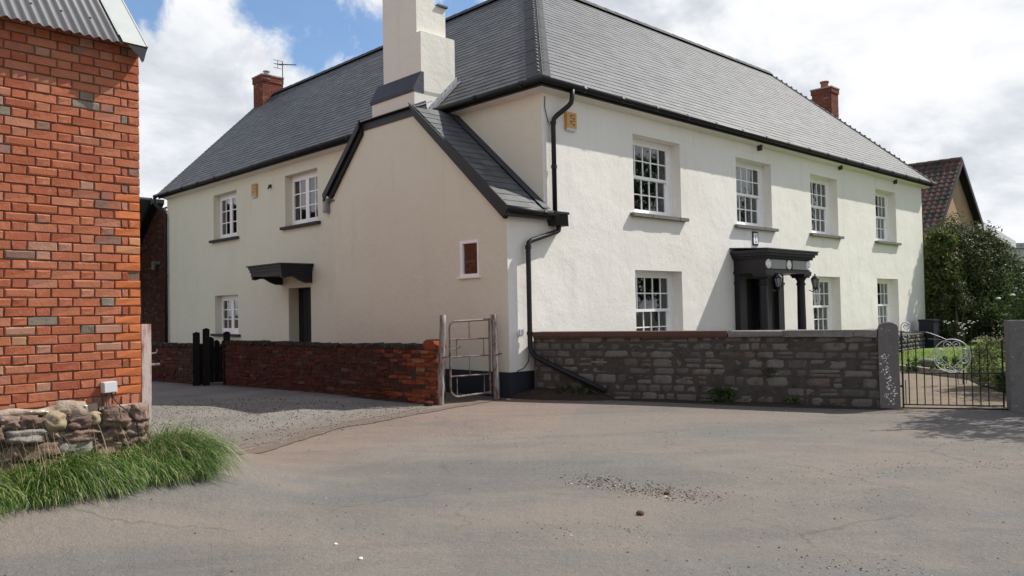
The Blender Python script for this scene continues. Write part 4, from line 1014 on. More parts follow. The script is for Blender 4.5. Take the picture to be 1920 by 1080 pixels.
# ================================================================== BRICK GARDEN WALLS
def brick_garden_wall(p, q, label, obj_n, zt, seed, end_bright=False, thick=.22):
    p = Vector((*p, 0)); q = Vector((*q, 0)); d = q - p; Ln = d.length; rz = math.atan2(d.y, d.x)
    w_ = thing('brick_wall', label, 'brick wall', p, rz)
    rr = random.Random(seed); MB().box(0, Ln, .012, thick - .01, -.1, zt - .07).build('mortar_bed', M['mortar_dark'], w_)
    cam_l = Vector((0, 0)); cand = []
    rows = int((zt - .06) / .0735)
    for i in range(-1, rows):
        z = i * .0735 + .0; x = -(.11 if i % 2 else .0)
        while x < Ln:
            w = rr.choice((.215, .215, .103)); a, b = max(x, 0), min(x + w, Ln); x += w + .01
            if b - a < .03: continue
            e_ = Ln - b
            m = M['wallbrick_bright'] if end_bright and (e_ < .55 + .3 * math.sin(i * 1.7) or (e_ < 1.4 and rr.random() < .2)) else (M['wallbrick'] if end_bright else M['wallbrick_mossy'])
            cand.append((a, b - a, z + rr.uniform(-.003, .003), rr.uniform(-.006, .010), m))
    cand.sort(key=lambda t: -t[0]); st_ = MB()
    for n, (a, w, z, y, m) in enumerate(cand):
        vs, fs = rough_slab(w, .064, .05, .007, rr, .7)
        if n < obj_n: MB().add(vs, fs).build('brick', m, w_, mtx=Matrix.Translation((a, y, z)) @ Matrix.Rotation(rr.uniform(-.008, .008), 4, 'Y'))
        else: st_.add([(v[0] + a, v[1] + y, v[2] + z) for v in vs], fs)
    if st_.v: st_.build('bricks', M['wallbrick'], w_, kind='stuff')
    x = 0.0; Lc = Ln - (.3 if end_bright else 0); zc = rows * .0735; mb = MB()
    while x < Lc - .03:                                            # brick-on-edge coping, weathered
        w = rr.uniform(.065, .08); h = rr.uniform(.05, .085) + .012 * math.sin(x * 1.3)
        vs, fs = rough_slab(w, h, thick + .03, .012, rr, .8); mb.add([(v[0] + x, v[1] - .012, v[2] + zc) for v in vs], fs); x += w + .008
    mb.build('coping_bricks', M['mortar_dark'], w_, kind='stuff')
    if end_bright:
        pts = [(0, -.02, zc - .0), (.30, -.02, zc), (.30, -.02, zc + .06), (.27, -.02, zc + .13), (.2, -.02, zc + .165), (.10, -.02, zc + .165), (.03, -.02, zc + .13), (0, -.02, zc + .06)]
        pts = [(a + Ln - .30, b, c) for a, b, c in pts]
        MB().prism(pts, (0, thick + .04, 0)).build('end_cope', M['wallbrick_bright'], w_)
    # white lichen spots
    mb = MB()
    for _ in range(60):
        x = rr.gauss(.42, .22) * Ln; z = zt * rr.uniform(.45, .92)
        if 0 < x < Ln: s_ = rr.uniform(.008, .022); mb.lathe([(.001, -.6), (1, 0), (.001, .6)], n=6, mtx=Matrix.Translation((x, -.006, z)) @ Matrix.Diagonal((s_, .008, s_ * .8, 1)))
    mb.build('lichen_spots', M['lichen'] if False else M['stone'], w_, kind='stuff')
    return w_
brick_garden_wall((-6.35, 17.62), (-1.27, 13.27), 'long dark brick garden wall with an orange end beside the tubular gate', 300, .95, 31, True)
brick_garden_wall((-8.95, 19.35), (-6.95, 17.80), 'short mossy brick garden wall left of the black timber gate', 60, .93, 32)

# ================================================================== STONE GARDEN WALL
G0, G1 = Vector((.36, 14.04, 0)), Vector((5.36, 11.62, 0)); gd = G1 - G0; GL = gd.length
gw = thing('stone_wall', 'long grey rubble stone garden wall in front of the house with flat coping', 'stone wall', G0, math.atan2(gd.y, gd.x))
MB().box(0, GL, .0, .34, -.1, 1.02).build('mortar_bed', M['mortar_grey'], gw)
rr = random.Random(77); z = -.02
rowh = [.15, .13, .16, .115, .15, .12, .13, .115]
for i, rh in enumerate(rowh):
    x = -.1 if i % 2 else 0.0
    while x < GL - .02:
        w = rr.uniform(.13, .40) if rh > .12 else rr.uniform(.16, .48)
        a, b = max(x, 0), min(x + w, GL); x += w
        if b - a < .05: continue
        subs = [(0, rh)] if rr.random() > .14 else [(0, rh * .5), (rh * .5, rh * .5)]
        for dz0, hh in subs:
            vs, fs = stone_mb(b - a - .009, hh - .009, rr.uniform(.010, .026), rr, .22, 6, 9, .05)
            MB().add(vs, fs).build('stone', M['stone'] if rr.random() > .012 else M['stone_grey'], gw, smooth=True, mtx=Matrix.Translation((a + .007, .006 + rr.uniform(-.006, .008), z + dz0 + .007)) @ Matrix.Rotation(rr.uniform(-.03, .03), 4, 'Y'))
    z += rh
ZC = 1.02
MB().box(0, 3.32, -.035, .38, ZC, ZC + .028).box(0, 3.32, -.05, .39, ZC + .028, ZC + .10).build('coping', M['cope_red'], gw)
x = 3.34
for w in (.82, .98, GL - 3.34 - 1.84 - .05):
    j = rr.uniform(-.006, .006); vs, fs = rough_slab(w - .012, .095, .46, .010, rr, .8)
    MB().add(vs, fs).build('coping_stone', M['cope'], gw, mtx=Matrix.Translation((x, -.06, ZC + .005 + j)) @ Matrix.Rotation(j, 4, 'Y')); x += w
MB().box(1.05, 1.33, -.012, .0, .60, .625).build('mortar_smear', M['cope'], gw)
# earth bank at the wall's foot by the house corner
lump = lambda n, x0, x1, y0, y1, h, m, nx=24, ny=8: None
def mound(name, cx, cy, rx, ry, rot, h, m, seed, **p):
    mb = MB(); nx, ny = 26, 14; c_, s_ = math.cos(rot), math.sin(rot)
    for j in range(ny + 1):
        for i in range(nx + 1):
            a, b = 2 * i / nx - 1, 2 * j / ny - 1; r_ = max(0, 1 - (a * a + b * b)); hh = h * r_ ** .7 * (1 + .7 * noise.noise(Vector((a * 3 + seed, b * 3, seed))))
            x, y = a * rx, b * ry; X, Y = cx + x * c_ - y * s_, cy + x * s_ + y * c_
            mb.v.append((X, Y, gh(X, Y) + hh - .012))
    for j in range(ny):
        for i in range(nx): a = j * (nx + 1) + i; mb.f.append((a, a + 1, a + nx + 2, a + nx + 1))
    return mb.build(name, m, smooth=True, **p)
mound('soil_bank', .72, 13.74, 1.05, .30, math.atan2(gd.y, gd.x), .16, M['soil'], 3, kind='stuff')
mound('wall_foot_dirt', 3.4, 12.42, 2.6, .15, math.atan2(gd.y, gd.x), .045, M['soil'], 6, kind='stuff')
mound('wall_foot_dirt', -2.2, 13.95, 1.6, .12, math.atan2(-4.35, 5.08), .03, M['soil'], 9, kind='stuff')

# gate piers
def round_pier(pos, rz, label, w=.27, d=.30, h=1.235, flat=False, wide=None):
    t = thing('gate_pier', label, 'gate pier', pos, rz, 'stone piers of the iron garden gate'); mb = MB()
    if flat:
        mb.box(-w / 2, w / 2, -d / 2, d / 2, -.1, h)
    else:
        pts = [(-w / 2, -d / 2, -.1), (w / 2, -d / 2, -.1)]; r_ = w / 2; zc = h - r_ * .62
        for k in range(13): a = math.pi * k / 12; pts.append((r_ * math.cos(a), -d / 2, zc + r_ * .62 * math.sin(a)))
        mb.prism(pts, (0, d, 0))
    o = mb.build('shaft', M['pier'], t)
    bv = o.modifiers.new('b', 'BEVEL'); bv.width = .012; bv.segments = 2; bv.limit_method = 'ANGLE'
    return t, o
gpd = Vector((6.78, 11.20, 0)) - Vector((5.55, 11.60, 0)); GRZ = math.atan2(gpd.y, gpd.x)
pl, plo = round_pier((5.44, 11.70, 0), math.atan2(gd.y, gd.x), 'round topped granite gate pier speckled white at the end of the stone wall')
rr = random.Random(6); mb = MB()
for _ in range(95):
    z = 1 - rr.random() ** 1.0; zz = .06 + z * .72; x = -.08 + (.78 - zz) * .16 + rr.gauss(0, .035); s_ = rr.uniform(.004, .014)
    if abs(x) < .125: mb.lathe([(.001, -.6), (.8, -.4), (1, .1), (.001, .6)], n=6, mtx=Matrix.Translation((x, -.152, zz)) @ Matrix.Rotation(math.pi / 2, 4, 'X') @ Matrix.Diagonal((s_, s_ * rr.uniform(.6, 1.1), .008, 1)))
mb.build('white_speckles', M['lichen'], plo, kind='stuff')
pr_, _ = round_pier((6.98, 11.0, 0), -.42, 'flat topped granite gate pier at the right edge of the picture', w=.44, d=.42, h=1.24, flat=True)
# wall beyond the right pier
r0_, r1_ = Vector((7.3, 10.85, 0)), Vector((12.5, 8.6, 0)); rd = r1_ - r0_
rw = thing('stone_wall', 'low stone wall running off to the right of the flat topped pier', 'stone wall', r0_, math.atan2(rd.y, rd.x))
MB().box(0, rd.length, .02, .34, -.1, 1.02).build('mortar_bed', M['mortar_dark'], rw)
st_ = MB(); z = 0
for rh in rowh[:7]:
    x = 0
    while x < rd.length: w = rr.uniform(.15, .4); vs, fs = stone_mb(w - .014, rh - .014, .03, rr, .5, 4); st_.add([(a + x, b, c + z) for a, b, c in vs], fs); x += w
    z += rh
st_.build('stones', M['stone'], rw, kind='stuff'); MB().box(0, rd.length, -.04, .38, z, z + .09).build('coping', M['cope'], rw)

# ================================================================== GATES
# wrought iron garden gate
gl = 1.30; gt = thing('iron_gate', 'black wrought iron garden gate with a pale scrolled roundel', 'gate', (5.545, 11.57, 0), GRZ)
def bar(parent, pts, r, name='bar', m=M['iron'], n=6): return MB().tube(pts, r, n).build(name, m, parent)
bar(gt, [(.02, 0, .055), (gl - .02, 0, .055)], .010, 'bottom_rail'); bar(gt, [(.0, 0, .505), (gl - .02, 0, .505)], .010, 'middle_rail')
bar(gt, [(.02, 0, .02), (.02, 0, 1.10)], .013, 'stile'); bar(gt, [(gl - .02, 0, .04), (gl - .02, 0, .96)], .012, 'stile')
tops = [1.08, 1.08, 1.06, .52, .52, .52, .52, .52, .90, .93, .95]
for k in range(11):
    x = .10 + k * (gl - .18) / 11.2; h = tops[k]
    if k in (0, 1, 2, 8, 9, 10): 
        o = bar(gt, [(x, 0, .055), (x, 0, h - .03)], .0075)
    else: o = bar(gt, [(x, 0, .055), (x, 0, .52)], .007)
o = MB()
for k in range(3): x = .055 + k * 0; 
bar(gt, [(.055, 0, .055), (.055, 0, .40)], .006)
pts = [(.02, 0, 1.085), (.34, 0, 1.08)] + [(.34 + .30 * t_, 0, 1.08 - .13 * (t_ ** 1.2)) for t_ in (.2, .4, .6, .8, 1)]
bar(gt, pts, .008, 'top_rail')
bar(gt, [(.36, 0, .985), (.5, 0, .975), (.66, 0, .965)], .006, 'upper_bar')
def spiral(cx, cz, r0, r1, a0, turns, n=26): 
    return [(cx + (r0 + (r1 - r0) * k / n) * math.cos(a0 + turns * 2 * math.pi * k / n), 0, cz + (r0 + (r1 - r0) * k / n) * math.sin(a0 + turns * 2 * math.pi * k / n)) for k in range(n + 1)]
cx, cz, cr_ = .66, .745, .235
sc2 = MB().tube([(cx + cr_ * math.cos(a * math.pi / 20), 0, cz + cr_ * math.sin(a * math.pi / 20)) for a in range(41)], .0085, 6)
rdl = sc2.build('roundel_ring', M['scroll'], gt)
for q in range(4):
    m_ = Matrix.Translation((cx, 0, cz)) @ Matrix.Rotation(q * math.pi / 2, 4, 'Y')
    s1 = spiral(.060, .150, .060, .012, math.pi * .9, -1.3); s2_ = spiral(.150, .060, .060, .012, -math.pi * .4, 1.3)
    mid = [(.0, 0, .10), (.03, 0, .06), (.06, 0, .03), (.10, 0, .0)]
    w1 = [m_ @ Vector(p) for p in s1[::-1]]; w2 = [m_ @ Vector(p) for p in s2_]
    MB().tube(w1 + w2, .0065, 5).build('scroll', M['scroll'], gt)
MB().tube(spiral(.085, 1.17, .065, .014, math.pi, -1.45), .008, 6).tube([(.02, 0, 1.08), (.02, 0, 1.17)], .009, 6).tube(spiral(.075, 1.02, .05, .015, math.pi * .5, -1.2), .007, 6).build('corner_scroll', M['scroll'], gt)
MB().box(-.015, .03, -.02, .02, .30, .33).box(-.015, .03, -.02, .02, .80, .83).build('hinge', M['iron'], gt)
# tubular gate
ga, gb = Vector((-1.08, 13.30, 0)), Vector((-.36, 13.80, 0)); dg = gb - ga; tl = dg.length
tg = thing('tubular_gate', 'rusty galvanised tubular gate between two leaning posts at the house corner', 'gate', ga + Vector((0, 0, .0)), math.atan2(dg.y, dg.x))
x0, x1, zb, zt_ = .045, tl - .05, .09, 1.36
fr_ = [(x1, 0, zb + .03)] + [(x0 + .14, 0, zb)] + [(x0 + .14 - .14 * math.sin(a), 0, zb + .14 - .14 * math.cos(a)) for a in (.4, .8, 1.2, 1.57)] + [(x0 + .10 - .10 * math.cos(a), 0, zt_ - .12 + .10 * math.sin(a)) for a in (0, .4, .8, 1.2, 1.57)] + [(x1, 0, zt_)]
bar(tg, fr_, .019, 'frame_tube', M['tube'], 8); bar(tg, [(x1, 0, zb + .0), (x1, 0, zt_ + .02)], .020, 'hinge_stile', M['tube'], 8)
zr = [zb + .34, zb + .66, zb + .95]
for z in zr: bar(tg, [(x0, 0, z), (x1, 0, z + .0)], .013, 'rail', M['tube'])
for x, a, b in ((.42, zr[2], zt_), (.17, zr[1], zr[2]), (.70, zr[1], zr[2]), (.42, zr[0], zr[1]), (.17, zb, zr[0]), (.70, zb, zr[0])): bar(tg, [(x * tl / .87, 0, a), (x * tl / .87, 0, b)], .010, 'upright', M['tube'])
MB().tube([(.17, -.01, zr[1] + .14), (.24, -.03, zr[1] + .17)], .012, 6).tube([(.02, -.01, zr[1] + .13), (.17, -.01, zr[1] + .13)], .010, 6).build('latch', M['tube'], tg)
def leaning_post(p, lean, h, r, label, m='postwood'):
    t = thing('gate_post', label, 'post', p, 0); rr = random.Random(int(h * 100)); n = 10
    pts = [(lean * (z / h) + rr.uniform(-.004, .004), 0, z) for z in [h * k / n for k in range(n + 1)]]
    MB().tube([(0, 0, -.1)] + pts, [r * 1.15] + [r * rr.uniform(.93, 1.06) for _ in pts], 10).build('shaft', M[m], t, smooth=True)
    MB().tube([(lean * .55, -r, h * .52), (lean * .55 + .12, -r, h * .54)], .014, 6).build('gate_hanger', M['tube'], t)
    return t
leaning_post((-1.20, 13.18, 0), .06, 1.45, .052, 'leaning weathered post between the brick wall and the tubular gate')
leaning_post((-.30, 13.80, 0), -.02, 1.44, .055, 'upright grey post against the cream wall right of the tubular gate')
# black timber gate in the brick wall
d_ = Vector((-1.27, 13.27, 0)) - Vector((-6.35, 17.62, 0)); d_.normalize(); q0 = Vector((-6.95, 17.80, 0)); q1 = Vector((-6.33, 17.50, 0))
og = thing('timber_gate', 'black boarded timber gate standing open in the brick wall gap', 'gate', q0 + d_ * .05 + Vector((0.02, -.05, 0)), .62)
for k in range(5):
    h = (1.12, 1.05, .98, .90, .86)[k]; MB().prism([(.08 + k * .125, 0, .04), (.195 + k * .125, 0, .04), (.195 + k * .125, 0, h - .05), (.14 + k * .125, 0, h), (.08 + k * .125, 0, h - .02)], (0, .03, 0)).build('board', M['darkwood'], og)
MB().box(.06, .70, .03, .06, .25, .34).box(.06, .70, .03, .06, .72, .81).build('ledge', M['darkwood'], og)
for pp, h, lab in (((-6.93, 17.66), 1.17, 'thin black gate post left of the timber gate'), ((-6.70, 17.62), 1.25, 'square black gate post behind the timber gate'), ((-6.25, 17.62), 1.17, 'short black post rising from the end of the long brick wall')):
    t = thing('gate_post', lab, 'post', (*pp, 0), .3); MB().box(-.07, .07, -.06, .06, -.1, h - .03).prism([(-.07, -.06, h - .03), (.07, -.06, h - .03), (.0, -.06, h)], (0, .12, 0)).build('shaft', M['darkwood'], t)

# ================================================================== OUTBUILDINGS
def W2(p, s_): return Vector(p) + V * s_
# right: pantiled barn
A0 = Vector((18.95, 34.2, 0)); ob = thing('tiled_outbuilding', 'steep old barn with mossy red pantiles and an ochre gable', 'building', A0, HA)
zr_, hw = 7.50, 3.1; ze = zr_ - hw * 1.02
MB().poly([(-hw + .15, 0, 0), (2.4, 0, 0), (2.4, 0, zr_ - 2.4 * 1.02), (0, 0, zr_ - .12), (-hw + .15, 0, ze + .05)]).quad((-hw + .15, 0, 0), (-hw + .15, 10, 0), (-hw + .15, 10, ze), (-hw + .15, 0, ze)).build('wall', M['ochre'], ob)
rf = MB().quad((-hw, -.3, ze), (-hw, 10, ze), (0, 10, zr_), (0, -.3, zr_)).quad((2.5, -.3, zr_ - 2.55), (2.5, 10, zr_ - 2.55), (0, 10, zr_), (0, -.3, zr_)).build('roof', M['slate_under'], ob)
tl_ = MB(); sl_ = math.hypot(hw, hw * 1.02); Sv = Vector((hw, 0, hw * 1.02)).normalized(); Nv = Vector((-1.02, 0, 1)).normalized(); rr = random.Random(8)
for i in range(int(sl_ / .27) + 1):
    y = -.32
    while y < 9.6:
        s_ = i * .27; P = Vector((-hw - .02, y, ze)) + Sv * s_; wv = [(0, .03), (.06, .055), (.12, .03), (.18, .012), (.235, .02)]; lf = .03 + rr.uniform(-.006, .008)
        vs = [P + Vector((0, a, 0)) + Nv * (b + lf) for a, b in wv] + [P + Vector((0, a, 0)) + Sv * min(.31, sl_ - s_ + .03) + Nv * (b + .004) for a, b in wv] + [P + Vector((0, a, 0)) + Nv * (b + lf - .02) for a, b in wv]
        tl_.add(vs, [(k, k + 1, k + 6, k + 5) for k in range(4)] + [(k + 1, k, k + 10, k + 11) for k in range(4)]); y += .24
tl_.build('pantiles', M['tile_clay'], rf, kind='stuff')
y = -.3
while y < 9.5: MB().tube([(0, y, zr_ + .03), (0, y + .44, zr_ + .04)], .13, 8).build('ridge_tile', M['tile_clay'], rf, smooth=True); y += .46
MB().prism([(-hw, -.34, ze - .2), (0, -.34, zr_ - .18), (2.55, -.34, zr_ - 2.55 * 1.02 - .2), (2.55, -.34, zr_ - 2.55 * 1.02 + .04), (0, -.34, zr_ + .06), (-hw, -.34, ze + .04)], (0, .05, 0)).build('bargeboard', M['sill_dark'], ob)
ln_ = thing('lean_to', 'low grey lean-to sloping away right of the ochre gable', 'building', A0, HA)
MB().poly([(2.42, .2, 0), (8.0, .2, 0), (8.0, .2, 4.35), (2.42, .2, 5.05)]).build('wall', M['ochre'], ln_)
MB().prism([(2.42, -.1, 5.02), (8.3, -.1, 4.30), (8.3, -.1, 4.42), (2.42, -.1, 5.16)], (0, 8, 0)).build('roof', M['greyroof'], ln_)
MB().prism([(2.42, -.14, 4.86), (8.3, -.14, 4.12), (8.3, -.14, 4.46), (2.42, -.14, 5.22)], (0, .04, 0)).build('verge_board', M['plastic_grey'], ln_)
fb = thing('distant_shed', 'pale flat roofed building far off at the right edge', 'building', (36.2, 56.5, 0), .2)
MB().box(-1.2, 6, 0, 5, 0, 5.2).build('wall', M['zincflash'], fb); MB().box(-1.4, 6.2, -.2, 5.2, 5.2, 5.55).build('roof', M['greyroof'], fb)
MB().box(.2, 1.6, -.06, .02, 3.4, 4.4).build('window', M['glass'], fb)
# left: brick building behind the house
LB = Vector((-12.87, 30.0, 0)); lb = thing('brick_outbuilding', 'dark red brick outbuilding with a black bargeboard behind the house', 'building', LB - V * 4, HA + math.pi / 2)
# local x runs along V (away to the left), local -y... faces the drive
MB().box(0, 8.6, -8, -.012, 0, 3.0).poly([(0, -.012, 3.0), (8.6, -.012, 3.0), (4.7, -.012, 5.8), (3.6, -.012, 5.2), (0, -.012, 3.2)]).build('mortar_bed', M['mortar_dark'], lb)
bw = MB(); rr = random.Random(14)
for i in range(96):
    z = i * .075; x = -(.11 if i % 2 else 0); xm = 8.6 if z < 3 else 8.6 - (z - 3.0) * 1.38
    while x < xm - .1:
        if x > 3.8 and z < 5.6: bw.box(max(x, 0), min(x + .215, xm), .0, .01 + rr.uniform(-.004, .004), z, z + .066)
        x += .225
bw.build('bricks', M['wallbrick'], lb, kind='stuff')
MB().prism([(9.0, .34, 2.55), (4.6, .34, 5.76), (4.6, .34, 6.0), (9.2, .34, 2.75)], (0, -.06, 0)).prism([(9.0, .33, 2.62), (4.6, .33, 5.82), (4.6, .33, 5.97), (9.1, .33, 2.78)], (0, -.5, 0)).build('bargeboard', M['blackwood'], lb)
MB().prism([(9.1, .3, 2.7), (4.6, .3, 5.93), (4.6, .3, 6.0), (9.2, .3, 2.8)], (0, 9, 0)).build('roof', M['slate'], lb)
dd = MB().box(6.35, 7.35, .0, .05, 0, 2.35).build('door', M['cope_red'], lb); MB().box(6.25, 7.45, .0, .03, 2.36, 2.46).build('lintel', M['wallbrick'], lb)
MB().box(4.6, 4.8, .01, .25, 3.5, 3.62).tube([(4.7, .2, 3.5), (4.7, .22, 3.3)], .07, 8).build('wall_lamp', M['sill'], lb)
lb2 = thing('far_slate_shed', 'low shed with a dark slate roof between the brick barn and outbuilding', 'building', (-20.5, 36, 0), .15)
MB().box(0, 8, 0, 6, 0, 3.2).build('wall', M['wallbrick'], lb2)
f2 = MB().quad((-.3, -.3, 3.1), (8.3, -.3, 3.1), (8.3, 3, 4.95), (-.3, 3, 4.95)).quad((8.3, 6.3, 3.1), (-.3, 6.3, 3.1), (-.3, 3, 4.95), (8.3, 3, 4.95)).build('roof', M['slate_under'], lb2)
t2 = MB(); slope_slates((-.3, -.3, 3.12), (1, 0, 0), Vector((0, 3.3, 1.85)).normalized(), Vector((0, -1.85, 3.3)).normalized(), lambda s: 0, lambda s: 8.6, 3.75, gauge=.22, wid=.3, rest=t2)
t2.build('slates', M['slate'], f2, kind='stuff')
# garden things by the house end
lw = thing('low_garden_wall', 'low dark stone retaining wall below the house end', 'stone wall', (11.3, 23.9, 0), math.atan2(6.1, 5.4))
MB().box(0, 7.6, .02, .4, 0, .50).build('mortar_bed', M['mortar_dark'], lw); rr = random.Random(4)
for i in range(4):
    x = 0
    while x < 7.5: w = rr.uniform(.25, .5); vs, fs = stone_mb(w - .02, .11, .04, rr, .5, 4); MB().add(vs, fs).build('stone', M['stone'], lw, smooth=True, mtx=Matrix.Translation((x, 0, .02 + i * .125))); x += w
MB().box(0, 7.6, -.03, .42, .505, .57).build('coping', M['cope'], lw)
nt = thing('oil_tank', 'navy blue plastic tank against the right end of the house front', 'tank', HC + U * 17.55 - V * .55, HA)
MB().box(-.25, .25, -.2, .25, 0, .94).build('body', M['blueblack'], nt); MB().box(-.27, .27, -.22, .27, .9, .96).build('lid', M['blueblack'], nt)

# ================================================================== PLANTS
def leaf_quads(mb, c, s_, rr, nrm=None):
    d = Vector((rr.gauss(0, 1), rr.gauss(0, 1), rr.gauss(0, .7))).normalized()
    if nrm is not None: d = (d * .8 + nrm * .9).normalized()
    a = d.orthogonal().normalized(); a = (Matrix.Rotation(rr.uniform(0, 6.28), 3, d) @ a); b = d.cross(a)
    l, w = s_ * rr.uniform(.7, 1.3), s_ * .42
    mb.add([c - a * l * .5, c + b * w * .5 + d * l * .08, c + a * l * .5, c - b * w * .5 + d * l * .08], [(0, 1, 2), (0, 2, 3)])
def bush(name, label, cat, c, rx, ry, z0, z1, nclump, per, leaf, m, seed, group=None, spiky=0, trunk=True, top_bias=0, hollow=.72):
    t = thing(name, label, cat, (c[0], c[1], 0), 0, group); rr = random.Random(seed); mb = MB(); cz = (z0 + z1) / 2; rz_ = (z1 - z0) / 2; tw = MB(); sp = MB()
    for _ in range(nclump):
        d = Vector((rr.gauss(0, 1), rr.gauss(0, 1), rr.gauss(top_bias, 1))).normalized(); k = rr.uniform(hollow, 1.0)
        bump_ = 1 + .28 * noise.noise(d * 1.9 + Vector((seed, 0, 0)))
        p = Vector((d.x * rx, d.y * ry, cz + d.z * rz_)); p = Vector((p.x * k * bump_, p.y * k * bump_, cz + (p.z - cz) * k * bump_))
        cr = rr.uniform(.14, .30) * (rx + rz_) * .55
        for _ in range(per):
            q = Vector((rr.gauss(0, 1), rr.gauss(0, 1), rr.gauss(0, 1))).normalized() * cr * rr.random() ** .5
            if (p + q).z > .02: leaf_quads(mb, p + q, leaf, rr, (q.normalized() + d * .5))
        if rr.random() < .35: tw.tube([(p.x * .1, p.y * .1, max(.1, z0)), (p.x * .55, p.y * .55, (p.z + z0) / 2), tuple(p)], [.035, .022, .008], 5)
    for _ in range(spiky):
        d = Vector((rr.gauss(0, .55), rr.gauss(0, .55), 1)).normalized(); a = rr.uniform(0, 6.28); q = rr.random() ** .5
        b = Vector((math.cos(a) * rx * q * .9, math.sin(a) * ry * q * .9, cz + rz_ * math.sqrt(max(0, 1 - q * q)) * .85)); l = rr.uniform(.35, .8) * min(1, rz_)
        tw.tube([tuple(b), tuple(b + d * l)], [.008, .004], 4)
        for k in range(26): 
            f = k / 26; leaf_quads(mb, b + d * l * f + Vector((rr.gauss(0, .03), rr.gauss(0, .03), 0)), leaf * (1.1 - .4 * f), rr)
    mb.build('crown', m, t)
    if trunk:
        tw.tube([(0, 0, -.1), (.02, .03, z0 + .2), (-.05, 0, cz)], [.09, .07, .03], 8); tw.build('branches', M['bark'], t)
    return t
bush('evergreen_bush', 'large dark round evergreen bush beyond the lawn', 'bush', (16.25, 29.0), 1.85, 1.7, .1, 4.25, 230, 130, .13, M['leaf_dark'], 1, spiky=12)
bush('tall_shrub', 'yellow green upright shrub against the right end of the house', 'bush', (14.85, 27.75), .5, .6, .3, 4.15, 50, 100, .15, M['leaf_yellow'], 2, spiky=26, top_bias=.4)
bush('understorey_shrub', 'reddish brown low shrub beside the house corner under the bushes', 'bush', (14.9, 27.0), .55, .5, .2, 2.2, 36, 60, .10, M['leaf_dark'], 12, spiky=4)
bush('hedge', 'deep shaded hedge at the back of the lawn', 'hedge', (18.6, 28.6), 3.2, 1.2, .0, 2.9, 130, 80, .16, M['leaf_dark'], 3)
bush('flowering_shrub', 'green leafy shrub with pale flower heads behind the right pier', 'bush', (9.95, 13.35), 1.7, 1.3, .25, 2.45, 150, 110, .085, M['leaf_green'], 4, spiky=14)
bush('variegated_shrub', 'low cream and green variegated shrub seen through the iron gate', 'bush', (8.55, 14.0), .66, .5, .0, .86, 80, 80, .055, M['leaf_varieg'], 5, trunk=False)
bush('ivy_shrub', 'dark green shrub at the foot of the variegated one', 'bush', (8.0, 12.7), .40, .35, .0, .48, 40, 60, .07, M['leaf_green'], 6, trunk=False)
bush('garden_tree', 'leafy tree overhanging the road beyond the right edge', 'tree', (9.35, 10.95), 1.5, 1.3, 2.3, 4.6, 90, 60, .13, M['leaf_green'], 7, spiky=30)
bush('edging_tuft', 'small dark green tuft on the lawn edge left in the gate', 'plant', (8.95, 16.6), .36, .25, .0, .38, 26, 50, .05, M['leaf_green'], 8, trunk=False)
bush('edging_tuft', 'tiny tuft beside the white stone behind the iron gate', 'plant', (8.55, 17.3), .2, .2, .0, .34, 16, 40, .05, M['leaf_green'], 9, trunk=False)
def W_(x, dist, off): d = gd.normalized(); n = Vector((-d.y, d.x, 0)); return G0 + d * x - n * off
for (x, off, rx, z1, m, lab, sd) in ((.75, .16, .34, .30, 'leaf_dark', 'dark trailing weeds on the soil bank below the slanting pipe', 21), (3.22, .12, .20, .24, 'leaf_green', 'bright green fern tuft at the foot of the stone wall', 22), (4.25, .09, .11, .16, 'leaf_green', 'small green weed nearer the gate pier at the wall foot', 23)):
    p = W_(x, 0, off); bush('wall_weed', lab, 'weed', (p.x, p.y), rx, rx * .45, .0, z1, 30 if rx > .15 else 14, 60, .04, M[m], sd, trunk=False)
p = W_(3.95, 0, .03); 
mo = bush('wall_moss', 'round moss cushion growing on the face of the stone wall', 'moss', (p.x, p.y), .10, .03, .42, .56, 12, 60, .022, M['leaf_dark'], 25, trunk=False)
# cow parsley
cp = thing('cow_parsley', 'tall white flower heads standing beside the garden path', 'flower', (8.1, 14.6, 0), 0); rr = random.Random(5); stm = MB()
for k in range(5):
    x, y, h = rr.uniform(-.25, .3), rr.uniform(-.2, .2), rr.uniform(.85, 1.12); b = Vector((x * .3, y * .3, 0)); t_ = Vector((x, y, h)); stm.tube([b, b.lerp(t_, .5) + Vector((.02, 0, .05)), t_], .006, 5); um = MB()
    for q in range(9):
        a = q * .7; e = t_ + Vector((math.cos(a) * .05, math.sin(a) * .05, .03)) * (q % 3 + .5) * .7; stm.tube([t_, e], .003, 3); um.lathe([(.002, 0), (.016, .004), (.002, .010)], n=6, mtx=Matrix.Translation(e))
    um.build('flower_head', M['flower'], cp)
stm.build('stems', M['leaf_green'], cp)
um = MB(); rr = random.Random(8)
for k in range(24): a = rr.uniform(2.0, 4.6); b = rr.uniform(-.5, 1.1); e = Vector((9.75 + 1.75 * math.cos(a) * math.cos(b), 13.35 + 1.35 * math.sin(a) * math.cos(b), 1.35 + 1.1 * math.sin(b))); um.lathe([(.004, -.01), (.045, 0), (.03, .02), (.002, .03)], n=7, mtx=Matrix.Translation(e) @ Matrix.Rotation(rr.uniform(-.6, .6), 4, 'X'))
fl_ = bpy.data.objects['flowering_shrub']; o = um.build('flower_heads', M['flower'], fl_, kind='stuff'); o.matrix_parent_inverse = Matrix.Translation((-9.75, -13.35, 0))
bl = thing('white_boulder', 'small rounded pale stone on the lawn edge behind the iron gate', 'stone', (8.78, 17.35, .1)); vs, fs = stone_mb(.3, .2, .12, rr, .8, 7); MB().add(vs, fs).build('stone', M['cope'], bl, smooth=True)

